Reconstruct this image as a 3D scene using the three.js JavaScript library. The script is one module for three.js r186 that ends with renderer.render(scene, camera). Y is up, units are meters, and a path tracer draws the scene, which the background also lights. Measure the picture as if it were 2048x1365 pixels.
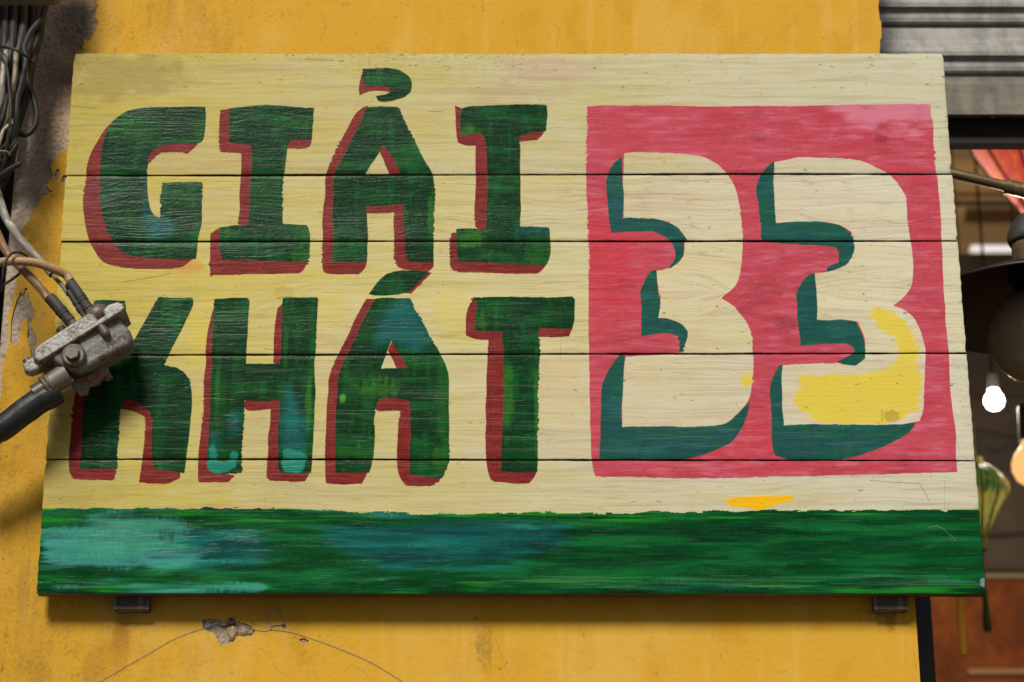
import * as THREE from 'three';
import { RoundedBoxGeometry } from 'three/addons/geometries/RoundedBoxGeometry.js';
import { mergeGeometries } from 'three/addons/utils/BufferGeometryUtils.js';

// ---------------------------------------------------------------- camera, sky, sun, exposure
const scene = new THREE.Scene();
const FOV = 16.07, PITCH = THREE.MathUtils.degToRad(21.68), EYE = 1.6, DIST = 3.571;
const camera = new THREE.PerspectiveCamera(FOV, 1024 / 682, 0.05, 120);
camera.position.set(0, EYE, DIST);
camera.rotation.set(PITCH, 0, 0);
camera.focus = 3.84;
camera.userData.fStop = 2.8;

function skyTexture() {               // an even overcast sky, a little brighter overhead, as it goes on all round
  const W = 64, H = 32, d = new Float32Array(W * H * 4);
  for (let j = 0; j < H; j++) for (let i = 0; i < W; i++) {
    const up = Math.sin(((j + 0.5) / H - 0.5) * Math.PI), k = up > 0 ? 0.75 + 0.45 * up : 0.35, o = (j * W + i) * 4;
    d[o] = 0.93 * k; d[o + 1] = 0.97 * k; d[o + 2] = 1.04 * k; d[o + 3] = 1;
  }
  const t = new THREE.DataTexture(d, W, H, THREE.RGBAFormat, THREE.FloatType);
  t.mapping = THREE.EquirectangularReflectionMapping; t.magFilter = THREE.LinearFilter; t.needsUpdate = true;
  return t;
}
scene.background = skyTexture();
scene.environment = scene.background;
scene.backgroundIntensity = 0.12;
scene.environmentIntensity = 0.12;

const sun = new THREE.DirectionalLight(new THREE.Color(1, 0.965, 0.9), 1.5);   // the bright strip of clouded sky over the lane
const SUN = new THREE.Vector3(-0.22, 0.65, 0.73).normalize();
sun.position.copy(SUN).multiplyScalar(14).add(new THREE.Vector3(0, 3, 0));
sun.target.position.set(0, 3, 0);
sun.castShadow = true;
sun.shadow.radius = 32;
sun.shadow.mapSize.set(2048, 2048);
Object.assign(sun.shadow.camera, { left: -5, right: 5, top: 5, bottom: -5, near: 0.5, far: 30 });
scene.add(sun, sun.target);

const renderer = new THREE.WebGLRenderer({ antialias: true });
renderer.setSize(1024, 682);
renderer.toneMapping = THREE.LinearToneMapping;
renderer.toneMappingExposure = 2.55;
renderer.shadowMap.enabled = true;

// ---------------------------------------------------------------- small helpers
const CP = Math.cos(PITCH), SP = Math.sin(PITCH), F = 682.5 / Math.tan(THREE.MathUtils.degToRad(FOV / 2));
// a place read off the photograph (its pixel) on the upright plane z, in metres
function at(px, py, z = 0) {
  const u = (px - 1024) / F, v = (682.5 - py) / F, t = (DIST - z) / (CP - v * SP);
  return new THREE.Vector3(u * t, EYE + t * (v * CP + SP), z);
}
const V3 = (x, y, z) => new THREE.Vector3(x, y, z);
let seed = 20240611;
const rnd = () => { seed = (seed + 0x6d2b79f5) | 0; let t = Math.imul(seed ^ (seed >>> 15), 1 | seed); t = (t + Math.imul(t ^ (t >>> 7), 61 | t)) ^ t; return ((t ^ (t >>> 14)) >>> 0) / 4294967296; };
const rr = (a, b) => a + (b - a) * rnd();
const NT = new Float32Array(65536); for (let i = 0; i < 65536; i++) NT[i] = rnd();
function noise(x, y) {
  const xf = Math.floor(x), yf = Math.floor(y); let a = x - xf, b = y - yf;
  const x0 = xf & 255, x1 = (xf + 1) & 255, y0 = (yf & 255) << 8, y1 = ((yf + 1) & 255) << 8;
  a = a * a * (3 - 2 * a); b = b * b * (3 - 2 * b);
  const p = NT[y0 | x0], q = NT[y0 | x1], r = NT[y1 | x0], s = NT[y1 | x1];
  return p + (q - p) * a + (r - p + (p - q - r + s) * a) * b;
}
const fbm = (x, y, n = 4) => { let s = 0, a = 0.5, t = 0; for (let i = 0; i < n; i++) { s += a * noise(x, y); t += a; x = x * 2.03 + 17.3; y = y * 2.03 + 31.7; a *= 0.5; } return s / t; };
const clamp = (x, a = 0, b = 1) => (x < a ? a : x > b ? b : x);
const sst = (a, b, x) => { const t = clamp((x - a) / (b - a)); return t * t * (3 - 2 * t); };
const lin2s = (c) => Math.round(255 * clamp(c <= 0.0031308 ? 12.92 * c : 1.055 * Math.pow(c, 1 / 2.4) - 0.055));
const LUT = new Uint8Array(4097); for (let i = 0; i <= 4096; i++) LUT[i] = lin2s(i / 4096);
const enc = (c) => LUT[(clamp(c) * 4096) | 0];
function dataTex(d, w, h, srgb, wrap = THREE.ClampToEdgeWrapping) {
  const t = new THREE.DataTexture(d, w, h, THREE.RGBAFormat);
  t.magFilter = THREE.LinearFilter; t.minFilter = THREE.LinearFilter; t.wrapS = t.wrapT = wrap;
  if (srgb) t.colorSpace = THREE.SRGBColorSpace;
  t.needsUpdate = true; return t;
}
const C = (r, g, b) => new THREE.Color().setRGB(r, g, b);
const std = (o) => new THREE.MeshStandardMaterial(o);

const taken = {};
function numbered(n) { const k = taken[n] = (taken[n] ?? -1) + 1; return k ? n + '_' + String(k).padStart(3, '0') : n; }
function tag(o, label, category, group) { o.userData.label = label; o.userData.category = category; if (group) o.userData.group = group; return o; }
function shadow(m) { m.castShadow = true; m.receiveShadow = true; return m; }
function part(name, geometry, m, parent) { const o = shadow(new THREE.Mesh(geometry, m)); o.name = name; parent.add(o); return o; }
function thing(name, label, category, pos = [0, 0, 0], group) {
  const g = new THREE.Group(); g.name = numbered(name); g.position.set(...pos); scene.add(g); return tag(g, label, category, group);
}
function single(name, geometry, m, label, category, group) {
  const o = shadow(new THREE.Mesh(geometry, m)); o.name = numbered(name); scene.add(o); return tag(o, label, category, group);
}
function struct(name, geometry, m) { const o = shadow(new THREE.Mesh(geometry, m)); o.name = name; o.userData.kind = 'structure'; scene.add(o); return o; }
function box(x0, x1, y0, y1, z0, z1) { const g = new THREE.BoxGeometry(x1 - x0, y1 - y0, z1 - z0); g.translate((x0 + x1) / 2, (y0 + y1) / 2, (z0 + z1) / 2); return g; }
function cyl(r0, r1, h, n = 24, axis = 'y') { const g = new THREE.CylinderGeometry(r0, r1, h, n); if (axis === 'x') g.rotateZ(Math.PI / 2); if (axis === 'z') g.rotateX(Math.PI / 2); return g; }

// ---------------------------------------------------------------- grain textures shared by the small things (tileable)
function grime(n, f) {
  const d = new Uint8Array(n * n * 4);
  for (let y = 0; y < n; y++) for (let x = 0; x < n; x++) { const c = f(x, y), o = (y * n + x) * 4; d[o] = c[0]; d[o + 1] = c[1]; d[o + 2] = c[2]; d[o + 3] = 255; }
  return d;
}
const T256 = (x, y, s, n = 4) => { let v = 0, a = 0.5, t = 0; for (let i = 0; i < n; i++) { const p = 256 / s; v += a * noise(x / s % p + 0, y / s % p); t += a; s /= 2; a *= 0.55; } return v / t; };
const metalGrime = dataTex(grime(256, (x, y) => {
  const a = T256(x, y, 64), b = T256(x + 91, y + 40, 8, 3), p = T256(x + 13, y + 77, 4, 2), dirt = sst(0.42, 0.66, a * 0.6 + b * 0.4), pit = p > 0.8 ? 0.55 : 1;
  return [enc((0.42 - 0.22 * dirt) * pit), enc((0.41 - 0.25 * dirt) * pit), enc((0.4 - 0.28 * dirt) * pit)];
}), 256, 256, true, THREE.RepeatWrapping);
const bumpGrime = dataTex(grime(256, (x, y) => { const h = 255 * clamp(T256(x, y, 32, 5) * 0.8 + 0.2 * T256(x + 50, y, 4, 2)); return [h, h, h]; }), 256, 256, false, THREE.RepeatWrapping);
const dustMap = dataTex(grime(256, (x, y) => { const a = T256(x, y, 64, 5), k = 0.55 + 0.75 * sst(0.35, 0.75, a); return [enc(k * 0.62), enc(k * 0.6), enc(k * 0.56)]; }), 256, 256, true, THREE.RepeatWrapping);

// ---------------------------------------------------------------- the painted sign: its artwork, in metres of the sign's own face
const SX0 = -0.74, SX1 = 0.735, SY1 = EYE + 1.946, PPM = 1385, SW = 2043, SH = 1310, SY0 = SY1 - SH / PPM;
const toC = (px, py) => { const p = at(px, py, 0); return [(p.x - SX0) * PPM, (SY1 - p.y) * PPM]; };
const regions = { a: [100, 90, 2.785], b: [600, 90, 2.785], k: [90, 530, 2.7295], t: [600, 530, 2.73], e: [1140, 180, 3.25], g: [1140, 560, 3.25], f: [1500, 180, 3.25], h: [1500, 560, 2.844], m: [60, 1000, 2.048], n: [1000, 960, 2.048], p: [0, 0, 1] };
// outlines: a letter picks the part of the sign that was measured, then x,y pairs
function pts(s) {
  const out = []; let r = regions.p;
  for (const w of s.trim().split(/\s+/)) { if (regions[w]) { r = regions[w]; continue; } const [x, y] = w.split(',').map(Number); out.push(toC(r[0] + x / r[2], r[1] + y / r[2])); }
  return out;
}
function mask(draw, blur = 0) {
  const c = document.createElement('canvas'); c.width = SW; c.height = SH; const x = c.getContext('2d');
  x.fillStyle = '#000'; x.fillRect(0, 0, SW, SH); x.fillStyle = x.strokeStyle = '#fff'; x.lineJoin = x.lineCap = 'round'; draw(x);
  const d = x.getImageData(0, 0, SW, SH).data; let m = new Uint8Array(SW * SH); for (let i = 0; i < m.length; i++) m[i] = d[i * 4];
  if (blur) for (let k = 0; k < 2; k++) m = boxBlur(m, blur);
  return m;
}
function boxBlur(m, r) {
  const o = new Uint8Array(m.length), q = new Uint8Array(m.length), n = 2 * r + 1;
  for (let y = 0; y < SH; y++) { let s = 0; for (let x = -r; x <= r; x++) s += m[y * SW + clamp(x, 0, SW - 1)]; for (let x = 0; x < SW; x++) { o[y * SW + x] = s / n; s += m[y * SW + Math.min(SW - 1, x + r + 1)] - m[y * SW + Math.max(0, x - r)]; } }
  for (let x = 0; x < SW; x++) { let s = 0; for (let y = -r; y <= r; y++) s += o[clamp(y, 0, SH - 1) * SW + x]; for (let y = 0; y < SH; y++) { q[y * SW + x] = s / n; s += o[Math.min(SH - 1, y + r + 1) * SW + x] - o[Math.max(0, y - r) * SW + x]; } }
  return q;
}
// gentle bends of an outline are drawn as curves, sharp corners stay corners
function poly(x, s) {
  const p = pts(s), n = p.length, mid = (i) => { const a = p[(i + n) % n], b = p[(i + 1) % n]; return [(a[0] + b[0]) / 2, (a[1] + b[1]) / 2]; };
  x.beginPath(); x.moveTo(...mid(-1));
  for (let i = 0; i < n; i++) {
    const a = p[(i + n - 1) % n], b = p[i], c = p[(i + 1) % n]; let t = Math.atan2(c[1] - b[1], c[0] - b[0]) - Math.atan2(b[1] - a[1], b[0] - a[0]); t = Math.abs(Math.atan2(Math.sin(t), Math.cos(t)));
    if (t < 0.62) x.quadraticCurveTo(b[0], b[1], ...mid(i)); else { x.lineTo(b[0], b[1]); x.lineTo(...mid(i)); }
  }
  x.closePath(); x.fill();
}
const polys = (list, blur) => mask((x) => list.forEach((s) => { x.fillStyle = s[0] === '-' ? '#000' : '#fff'; poly(x, s.replace('-', '')); }), blur);

const GREEN = [
  'a 440,365 500,352 600,345 740,345 865,343 868,400 858,520 845,540 825,550 700,553 610,558 575,580 552,620 543,700 540,800 545,870 560,930 580,955 610,965 612,900 613,840 625,768 740,766 845,768 850,850 843,1000 830,1050 820,1090 812,1195 700,1192 600,1190 500,1180 430,1170 370,1130 330,1060 300,980 280,900 274,800 276,700 285,560 310,480 350,420 395,385',
  'a 1000,352 1100,345 1200,333 1290,338 1375,348 1470,350 1460,525 1345,528 1322,560 1315,640 1300,760 1296,900 1298,1000 1330,1003 1430,1008 1448,1040 1445,1160 1440,1205 1300,1207 1100,1202 960,1197 945,1150 947,1020 1000,1010 1105,1005 1110,850 1125,650 1120,560 1000,545',
  'b 370,345 450,340 545,345 590,440 640,530 690,640 745,720 752,800 748,900 745,1000 740,1212 600,1207 585,1150 578,1000 580,890 470,893 365,900 372,950 375,1100 375,1212 180,1207 182,1000 185,740 200,690 250,600 300,500 340,430', '- b 366,720 405,655 440,595 460,555 510,610 550,690 562,720 470,722',
  'b 348,132 400,130 460,124 520,130 560,140 610,170 628,210 620,260 580,295 520,312 460,320 435,312 420,285 470,280 500,262 497,235 470,228 420,226 370,224 352,208 345,180',
  'b 905,350 960,338 1100,335 1180,330 1360,330 1376,340 1376,400 1370,480 1300,485 1228,505 1225,700 1230,1015 1300,1015 1390,1020 1395,1100 1395,1180 1370,1227 1200,1222 1000,1212 875,1207 870,1100 872,1028 930,1022 1035,1030 1045,850 1045,600 1025,510 990,490 895,505 888,430 890,370',
  'k 290,190 435,195 443,230 433,330 420,515 480,420 545,300 600,200 620,178 805,180 812,212 760,330 700,440 650,548 720,560 770,600 798,660 803,750 790,900 775,1040 760,1140 740,1135 585,1120 580,1000 588,850 560,790 500,745 440,735 412,770 405,850 395,1000 395,1112 190,1118 200,1000 205,800 215,690 240,400 265,200',
  'k 920,190 935,183 1105,180 1117,195 1105,350 1095,540 1285,540 1290,350 1298,178 1480,177 1492,185 1490,250 1480,400 1472,520 1475,650 1468,900 1450,1140 1280,1137 1265,1100 1275,900 1276,740 1090,745 1085,850 1070,1060 1075,1140 930,1150 880,1110 890,1000 895,800 910,550 918,300',
  't 410,182 500,178 605,183 640,260 700,370 760,480 805,560 812,650 815,900 816,1080 790,1150 770,1172 600,1142 600,1000 606,850 595,742 500,724 430,735 412,780 406,900 398,1090 380,1137 190,1137 190,900 203,650 215,580 260,480 320,350', '- t 440,566 470,490 500,412 545,490 588,566',
  't 370,160 395,125 440,75 485,40 560,30 640,32 700,37 650,90 595,157 500,165 420,170',
  't 945,178 1150,175 1360,180 1485,172 1502,190 1497,300 1485,352 1310,346 1297,380 1308,420 1303,600 1300,900 1298,1132 1100,1132 1104,900 1113,650 1110,500 1105,366 960,357 955,280 972,210',
];
const RED = [
  'a 440,365 400,385 340,430 295,480 250,550 218,620 203,700 190,800 184,890 195,990 207,1050 225,1110 265,1180 300,1212 370,1237 450,1247 550,1250 700,1248 745,1237 800,1190 600,1150 450,1120 380,1000 340,800 340,600 400,450', 'a 600,545 825,548 800,585 765,607 720,598 620,602 580,632 545,668 542,620 560,580',
  'a 950,360 1010,352 1010,530 1135,545 1135,650 1115,1010 1048,1005 1056,850 1065,605 945,598 940,560 945,450', 'a 1335,520 1462,522 1452,560 1415,580 1320,578 1318,545', 'a 895,1057 950,1015 970,1180 1100,1195 1445,1203 1400,1267 1370,1280 905,1280 890,1290 890,1240 878,1225 892,1190',
  'b 350,345 380,338 350,430 265,600 215,690 200,740 195,1190 372,1205 374,1220 360,1252 330,1277 160,1280 135,1265 122,1220 125,950 140,800 142,720 165,660 220,550 300,390', 'b 440,592 462,552 500,590 550,670 575,690 575,722 500,722 470,650', 'b 355,903 367,885 590,880 590,1000 600,1150 610,1195 742,1208 738,1240 710,1262 590,1257 540,1237 525,1200 520,1000 525,932 480,940 370,937', 'b 345,150 365,205 480,215 507,240 498,264 470,258 400,256 355,266 332,282 324,245 335,190',
  'b 862,338 900,352 905,490 990,480 1045,510 1055,700 1045,1035 1000,1032 972,1015 978,800 980,562 920,560 878,545 865,480', 'b 1235,488 1362,476 1355,500 1325,530 1230,540 1222,510', 'b 850,1050 880,1048 890,1195 1100,1205 1372,1220 1330,1272 1200,1275 900,1270 850,1257 828,1225 835,1080',
  'k 160,695 230,685 220,800 205,1105 390,1112 388,1150 375,1180 150,1174 130,1140 125,1100 145,850', 'k 408,768 440,725 500,735 570,785 600,850 592,1110 740,1130 737,1165 700,1187 670,1202 530,1192 513,1190 520,1120 530,1050 545,950 545,837 490,797 415,787',
  'k 915,235 930,240 920,560 905,800 900,1000 892,1105 920,1142 1037,1152 1000,1189 835,1189 831,1150 840,1000 855,850 870,600 880,450 893,320', 'k 1270,235 1305,205 1300,450 1295,545 1248,537 1245,400 1255,320', 'k 1083,760 1100,738 1285,735 1287,900 1277,1105 1285,1132 1440,1136 1435,1160 1415,1185 1230,1182 1210,1162 1215,1000 1228,850 1228,790 1110,800 1090,787',
  't 360,185 412,185 335,350 275,480 230,580 218,650 203,900 203,1127 372,1132 355,1162 335,1197 175,1200 140,1192 132,1100 140,900 150,650 180,540 240,420 310,280', 't 480,470 505,410 545,480 592,568 525,570 500,505', 't 412,742 500,715 605,735 615,850 612,1130 772,1148 760,1187 720,1210 580,1207 545,1162 530,1100 530,950 545,797 430,802 413,787', 't 690,38 718,40 670,92 610,160 585,158 620,100',
  't 940,183 990,195 970,260 970,345 1115,355 1125,500 1117,900 1112,1122 1297,1128 1285,1162 1255,1195 1070,1192 1040,1172 1020,1100 1010,900 1015,650 1025,480 1030,412 940,405 908,385 903,265', 't 1295,340 1400,335 1487,348 1470,392 1290,398 1285,365',
];
const PINK = ['1174,212 1300,211 1450,213 1600,212 1750,208 1862,207 1868,270 1872,330 1882,440 1890,600 1900,760 1905,820 1912,860 1915,945 1800,948 1700,951 1600,953 1440,957 1300,956 1190,953 1182,930 1180,800 1177,700 1178,560 1176,450 1172,350 1174,300'];
const CREAM = [
  'e 350,415 430,405 600,405 800,420 920,455 1010,535 1050,590 1082,655 1105,780 1130,980 1115,1100 1100,1240 1060,1300 1010,1335 970,1365 g 975,113 1060,170 1120,240 1170,310 1190,430 1196,560 1182,700 1160,790 1090,870 1010,940 880,960 335,957 340,750 345,650 365,497 600,490 725,475 740,470 765,350 700,270 640,250 575,250 585,160 570,0 e 565,1175 650,1160 740,1080 750,980 640,860 500,840 345,837 345,650',
  'f 160,470 250,450 330,435 480,445 690,445 800,490 890,540 960,600 1000,670 1022,715 1025,850 1045,960 1060,1070 1062,1220 1050,1290 1000,1350 h 925,30 880,100 818,145 880,165 940,215 975,290 1000,400 1002,480 995,650 985,750 965,802 900,817 780,832 188,832 184,650 184,485 300,480 450,475 560,480 600,490 650,450 660,400 655,340 610,240 520,225 383,232 385,180 375,0 f 430,1300 425,1190 520,1180 630,1140 670,1050 675,985 650,920 580,880 480,862 350,858 163,867 158,700',
];
const TEAL = [
  'e 335,440 340,540 346,650 346,740 338,836 450,830 540,838 600,850 690,890 730,930 762,978 740,990 745,1060 720,1110 680,1145 650,1160 640,1155 680,1110 690,1060 670,1000 645,975 590,940 520,915 400,925 270,930 255,880 245,800 240,720 235,620 242,560 260,510 300,455',
  'e 530,1175 565,1172 570,1280 578,1360 g 586,80 586,160 575,250 640,249 720,280 750,310 767,345 755,410 735,470 715,470 715,400 690,365 650,348 610,344 530,355 465,368 463,250 458,80 e 455,1330 460,1300 500,1215',
  'g 330,480 365,495 352,570 345,640 342,760 330,830 335,955 600,950 880,958 1010,940 1090,870 1165,795 1150,890 1110,980 1060,1050 980,1100 850,1150 700,1175 500,1175 190,1172 198,1000 203,700 220,640 270,560',
  'f 160,460 155,540 158,700 165,870 250,862 400,857 500,862 590,885 650,930 678,985 675,1060 650,1120 600,1155 500,1180 505,1155 580,1120 582,1060 560,1025 450,1010 300,1005 80,985 70,900 50,720 35,650 50,590 90,520',
  'f 395,1195 425,1190 430,1300 h 377,0 385,170 385,230 520,225 600,240 640,320 662,390 655,450 600,490 540,487 490,468 560,440 600,410 595,390 570,370 530,362 400,370 290,378 275,230 262,80 f 296,1330 340,1245',
  'h 165,485 187,480 182,560 185,700 190,832 300,824 500,822 780,828 900,818 945,813 910,870 850,910 740,960 620,1000 500,1028 250,1033 150,1003 125,970 120,700 108,640 130,560',
];
const YEL = ['h 675,165 740,152 820,175 880,220 930,300 960,390 965,500 985,550 980,650 950,740 900,790 780,820 500,822 400,810 310,770 250,700 235,680 290,600 270,545 450,540 620,530 730,515 830,480 850,400 830,330 750,290 710,270', 'g 1190,585 1195,650 1165,715 1120,705 1110,670 1130,620 1170,595'];
const ORANGE = ['n 925,82 980,70 1100,68 1198,68 1200,88 1120,108 1080,128 1000,116 945,112'];
const BAND = ['60,1022 85,1018 250,1018 400,1016 560,1020 700,1023 860,1031 1000,1027 1300,1025 1600,1022 1990,1020 1990,1230 40,1230'];
const TURQ = ['m 220,62 400,70 560,55 640,70 670,92 650,140 560,140 400,110 260,100', 'm 250,240 320,205 400,190 600,183 700,195 780,200 740,240 600,285 400,275 240,272', 'm 40,140 300,120 500,140 560,165 480,200 300,230 230,270 50,270', 'm 90,340 300,352 560,345 760,352 980,335 975,382 500,385 90,378', 'm 1410,310 1540,300 1520,330 1420,332'];
const TEALB = ['m 520,60 660,100 900,130 1000,180 960,250 700,280 560,240', 'm 1180,110 1400,105 2048,100 2250,110 2200,180 2040,250 1700,260 1500,290 1380,230 1200,180'];
const TURQ2 = ['k 895,1000 915,970 940,1010 935,1070 990,1085 1020,1015 1055,1030 1040,1080 1050,1100 1000,1135 930,1150 885,1125 875,1085 900,1060', 'k 1290,1010 1340,1000 1400,1020 1440,1050 1415,1075 1415,1110 1380,1138 1300,1130 1285,1085 1300,1050'];
const TEALSTAIN = ['k 1315,660 1335,655 1345,690 1375,720 1378,770 1420,830 1425,900 1410,1010 1290,1010 1280,850 1300,740', 'k 905,910 940,905 950,960 930,1000 900,1010', 'k 1010,810 1070,800 1050,930 1010,950', 't 490,215 560,182 605,185 680,330 720,420 640,480 600,470 510,420 470,430 390,470 420,330', 'b 1195,1025 1320,1010 1390,1020 1390,1050 1200,1050', 'a 515,800 530,800 545,880 570,940 640,975 690,980 690,1040 640,1080 580,1085 525,1040'];

function signMaps() {
  const mG = polys(GREEN), mR = polys(RED), mP = polys(PINK), mC = polys(CREAM), mT = polys(TEAL), mY = polys(YEL, 5), mO = polys(ORANGE, 2), mB = polys(BAND), mQ = polys(TURQ, 14), mQ2 = polys(TURQ2, 3), mTB = polys(TEALB, 22), mS = polys(TEALSTAIN, 8);
  // loose marks: specks, hairline cracks, pencil lines, knots (dark) and scraped lines with painted glints (pale)
  const dirt = mask((x) => {
    for (let i = 0; i < 5200; i++) {
      const top = rnd() < 0.16, px = rr(70, 1975), py = top ? 107 + Math.pow(rnd(), 2.5) * 70 : rr(107, 1190), [cx, cy] = toC(px, py), s = Math.pow(rnd(), 6) * 2.4 + 0.45;
      x.globalAlpha = rr(0.12, 0.8) * (px > 1150 || top ? 1 : 0.6); x.beginPath(); x.ellipse(cx, cy, s * rr(0.8, 2.6), s * 0.7, rr(-0.5, 0.5), 0, 7); x.fill();
    }
    x.globalAlpha = 0.75; x.lineWidth = 1.6;
    for (const s of ['135,212 190,217', '608,118 668,121', 'h 752,740 754,810', 'h 600,600 625,592', 'e 765,835 780,825', 'e 540,560 620,556 665,562', 'f 1080,263 1200,250 1290,245', '1740,962 1790,966 1840,968 1858,1000', '250,564 300,556 340,548', 'k 1195,455 1200,462 1280,468', 'b 720,370 800,374', '1480,230 1530,228', 'n 530,95 560,90']) { const p = pts(s); x.beginPath(); p.forEach((q, i) => (i ? x.lineTo(...q) : x.moveTo(...q))); x.stroke(); }
    x.lineWidth = 0.9; x.globalAlpha = 0.5;
    for (const s of ['720,105 720,140', '706,228 718,195', 'f 800,730 860,742 910,735 945,728', 'f 1170,1120 1190,1160 1230,1180 1275,1150', 'g 1085,795 1090,830 1120,860 1160,878', '1890,960 1890,1018', '1858,1000 1862,1010', 'k 1200,1270 1203,1330', '1120,590 1121,720', 'h 1175,900 1195,990']) { const p = pts(s); x.beginPath(); p.forEach((q, i) => (i ? x.lineTo(...q) : x.moveTo(...q))); x.stroke(); }
    for (let i = 0; i < 240; i++) { const [cx, cy] = toC(rr(75, 1970), rr(110, 1010)), l = rr(10, 90); x.globalAlpha = rr(0.08, 0.35); x.lineWidth = rr(0.5, 1.1); x.beginPath(); x.moveTo(cx, cy); x.quadraticCurveTo(cx + l / 2, cy + rr(-2, 2), cx + l, cy + rr(-3, 3)); x.stroke(); }
    for (let i = 0; i < 900; i++) { const [cx, cy] = i < 600 ? toC(rr(560, 1080), 107 + Math.pow(rnd(), 2.4) * 55) : toC(rr(150, 1886), 107 + Math.pow(rnd(), 3) * 22); x.globalAlpha = rr(0.12, 0.55); x.lineWidth = rr(0.6, 1.6); x.beginPath(); x.moveTo(cx, cy); x.lineTo(cx + rr(-6, 6), cy + rr(-3, 4)); x.stroke(); }
    for (let i = 0; i < 200; i++) { const right = rnd() < 0.6, py = rr(110, 1185), k = (py - 107) / 1080, ex = right ? 1886 + 86 * k - Math.pow(rnd(), 2) * 45 : 148 - 76 * k + Math.pow(rnd(), 2) * 30, [cx, cy] = toC(ex, py); x.globalAlpha = rr(0.15, 0.5); x.lineWidth = rr(0.8, 2); x.beginPath(); x.moveTo(cx, cy); x.lineTo(cx + rr(4, 16), cy + rr(-1.5, 1.5)); x.stroke(); }
  });
  const scrapeGlint = mask((x) => {
    const line = (px, py, l, t, a, w) => { const [cx, cy] = toC(px, py), wb = Math.min(2, l / 45); t *= Math.min(1, l / 40); x.globalAlpha = a; x.lineWidth = w; x.beginPath(); x.moveTo(cx, cy); x.bezierCurveTo(cx + l * 0.3, cy + t * 0.2 + rr(-wb, wb), cx + l * 0.7, cy + t * 0.7 + rr(-wb, wb), cx + l, cy + t); x.stroke(); };
    for (let i = 0; i < 330; i++) line(rr(150, 1090), rr(215, 530), rr(20, 120), rr(-3, 3), rr(0.1, 0.5), rr(0.5, 1.1));
    for (let i = 0; i < 300; i++) line(rr(150, 1100), rr(600, 960), rr(20, 130), rr(-6, 5), rr(0.1, 0.55), rr(0.5, 1.1));
    for (let i = 0; i < 42; i++) line(rr(150, 1400), rr(770, 905), rr(60, 240), rr(-4, 14), rr(0.25, 0.7), rr(0.6, 1.2));
    for (let i = 0; i < 46; i++) line(rr(205, 420), rr(620, 712), rr(40, 170), rr(-6, 2), rr(0.2, 0.6), rr(0.6, 1.1));
    for (let i = 0; i < 260; i++) line(rr(1180, 1890), rr(215, 950), rr(8, 70), rr(-5, 5), rr(0.06, 0.35), rr(0.5, 1));
    for (let i = 0; i < 26; i++) line(rr(1200, 1800), rr(850, 905), rr(60, 220), rr(-10, 10), rr(0.2, 0.6), rr(0.6, 1.1));
    for (let i = 0; i < 230; i++) line(rr(85, 1960), rr(1035, 1180), rr(5, 60), rr(-1, 2), rr(0.08, 0.5), rr(0.5, 1));
    for (let i = 0; i < 40; i++) line(rr(950, 1850), rr(1150, 1180), rr(60, 240), rr(-4, 6), rr(0.25, 0.65), rr(0.6, 1.2));
    for (let i = 0; i < 60; i++) line(rr(80, 500), rr(1050, 1105), rr(10, 60), rr(-3, 3), rr(0.2, 0.6), rr(1, 2.2));
    x.globalAlpha = 0.8; x.lineWidth = 1.3; const p = pts('n 1755,195 1790,190 1815,200 1868,248'); x.beginPath(); p.forEach((q, i) => (i ? x.lineTo(...q) : x.moveTo(...q))); x.stroke();
  });
  const seams = [[107, 107], [352, 347], [484, 482], [711, 707], [919, 922], [1190, 1190]];
  const knots = [['h', 810, 775, 16, 0.9], ['k', 1305, 155, 20, 0.35], ['f', 850, 310, 14, 0.75], ['f', 60, 300, 18, 0.5], ['h', 200, 250, 22, 0.55], ['e', 1225, 300, 14, 0.4], ['a', 1200, 380, 22, 0.25], ['f', 110, 1300, 30, 0.4], ['h', 60, 60, 40, 0.3]].map(([r, x, y, s, k]) => { const R = regions[r], c = toC(R[0] + x / R[2], R[1] + y / R[2]); return [c[0], c[1], s, k]; });
  // brush touches inside the paint: x, y (photo), radii, colour, strength
  const touches = [
    [455, 440, 6, 60, 'l'], [398, 260, 12, 34, 'l', 0.6], [612, 475, 26, 22, 'l'], [600, 510, 30, 22, 'l', 0.8], [938, 265, 22, 22, 'L'], [940, 478, 30, 22, 'L'], [1075, 505, 34, 30, 'l', 0.7], [862, 430, 8, 60, 'L', 0.8], [848, 290, 22, 30, 'l', 0.6], [735, 350, 60, 14, 'd', 0.6],
    [618, 790, 7, 90, 'L'], [434, 790, 7, 80, 'L', 0.8], [424, 900, 8, 40, 'L', 0.6], [570, 690, 7, 60, 'L', 0.5], [886, 800, 16, 120, 'l'], [760, 775, 50, 22, 'L', 0.9], [684, 798, 7, 9, 'Y'], [1012, 790, 14, 90, 'L'], [1072, 800, 5, 120, 'L', 0.8], [960, 640, 18, 20, 'L', 0.7], [720, 905, 60, 14, 'l'], [880, 915, 14, 30, 'L', 0.7], [640, 865, 16, 70, 'L', 0.5], [300, 800, 60, 50, 'd', 0.6], [190, 820, 40, 140, 'd', 0.8], [330, 870, 46, 60, 'd', 0.6], [505, 750, 60, 20, 'd'], [735, 690, 26, 60, 'd', 0.5],
    [480, 870, 40, 80, 'd', 0.5], [1060, 620, 60, 22, 'd', 0.6], [720, 450, 30, 60, 'd', 0.6], [830, 470, 24, 60, 'd', 0.5], [270, 260, 70, 30, 'l', 0.35], [1040, 250, 40, 20, 'd', 0.4], [510, 230, 50, 24, 'd', 0.4], [1480, 835, 22, 14, 'g2'],
  ].map(([x, y, rx, ry, c, k = 1]) => { const p = toC(x, y); return [p[0], p[1], rx * 1.06, ry * 1.06, c, k]; });
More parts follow.
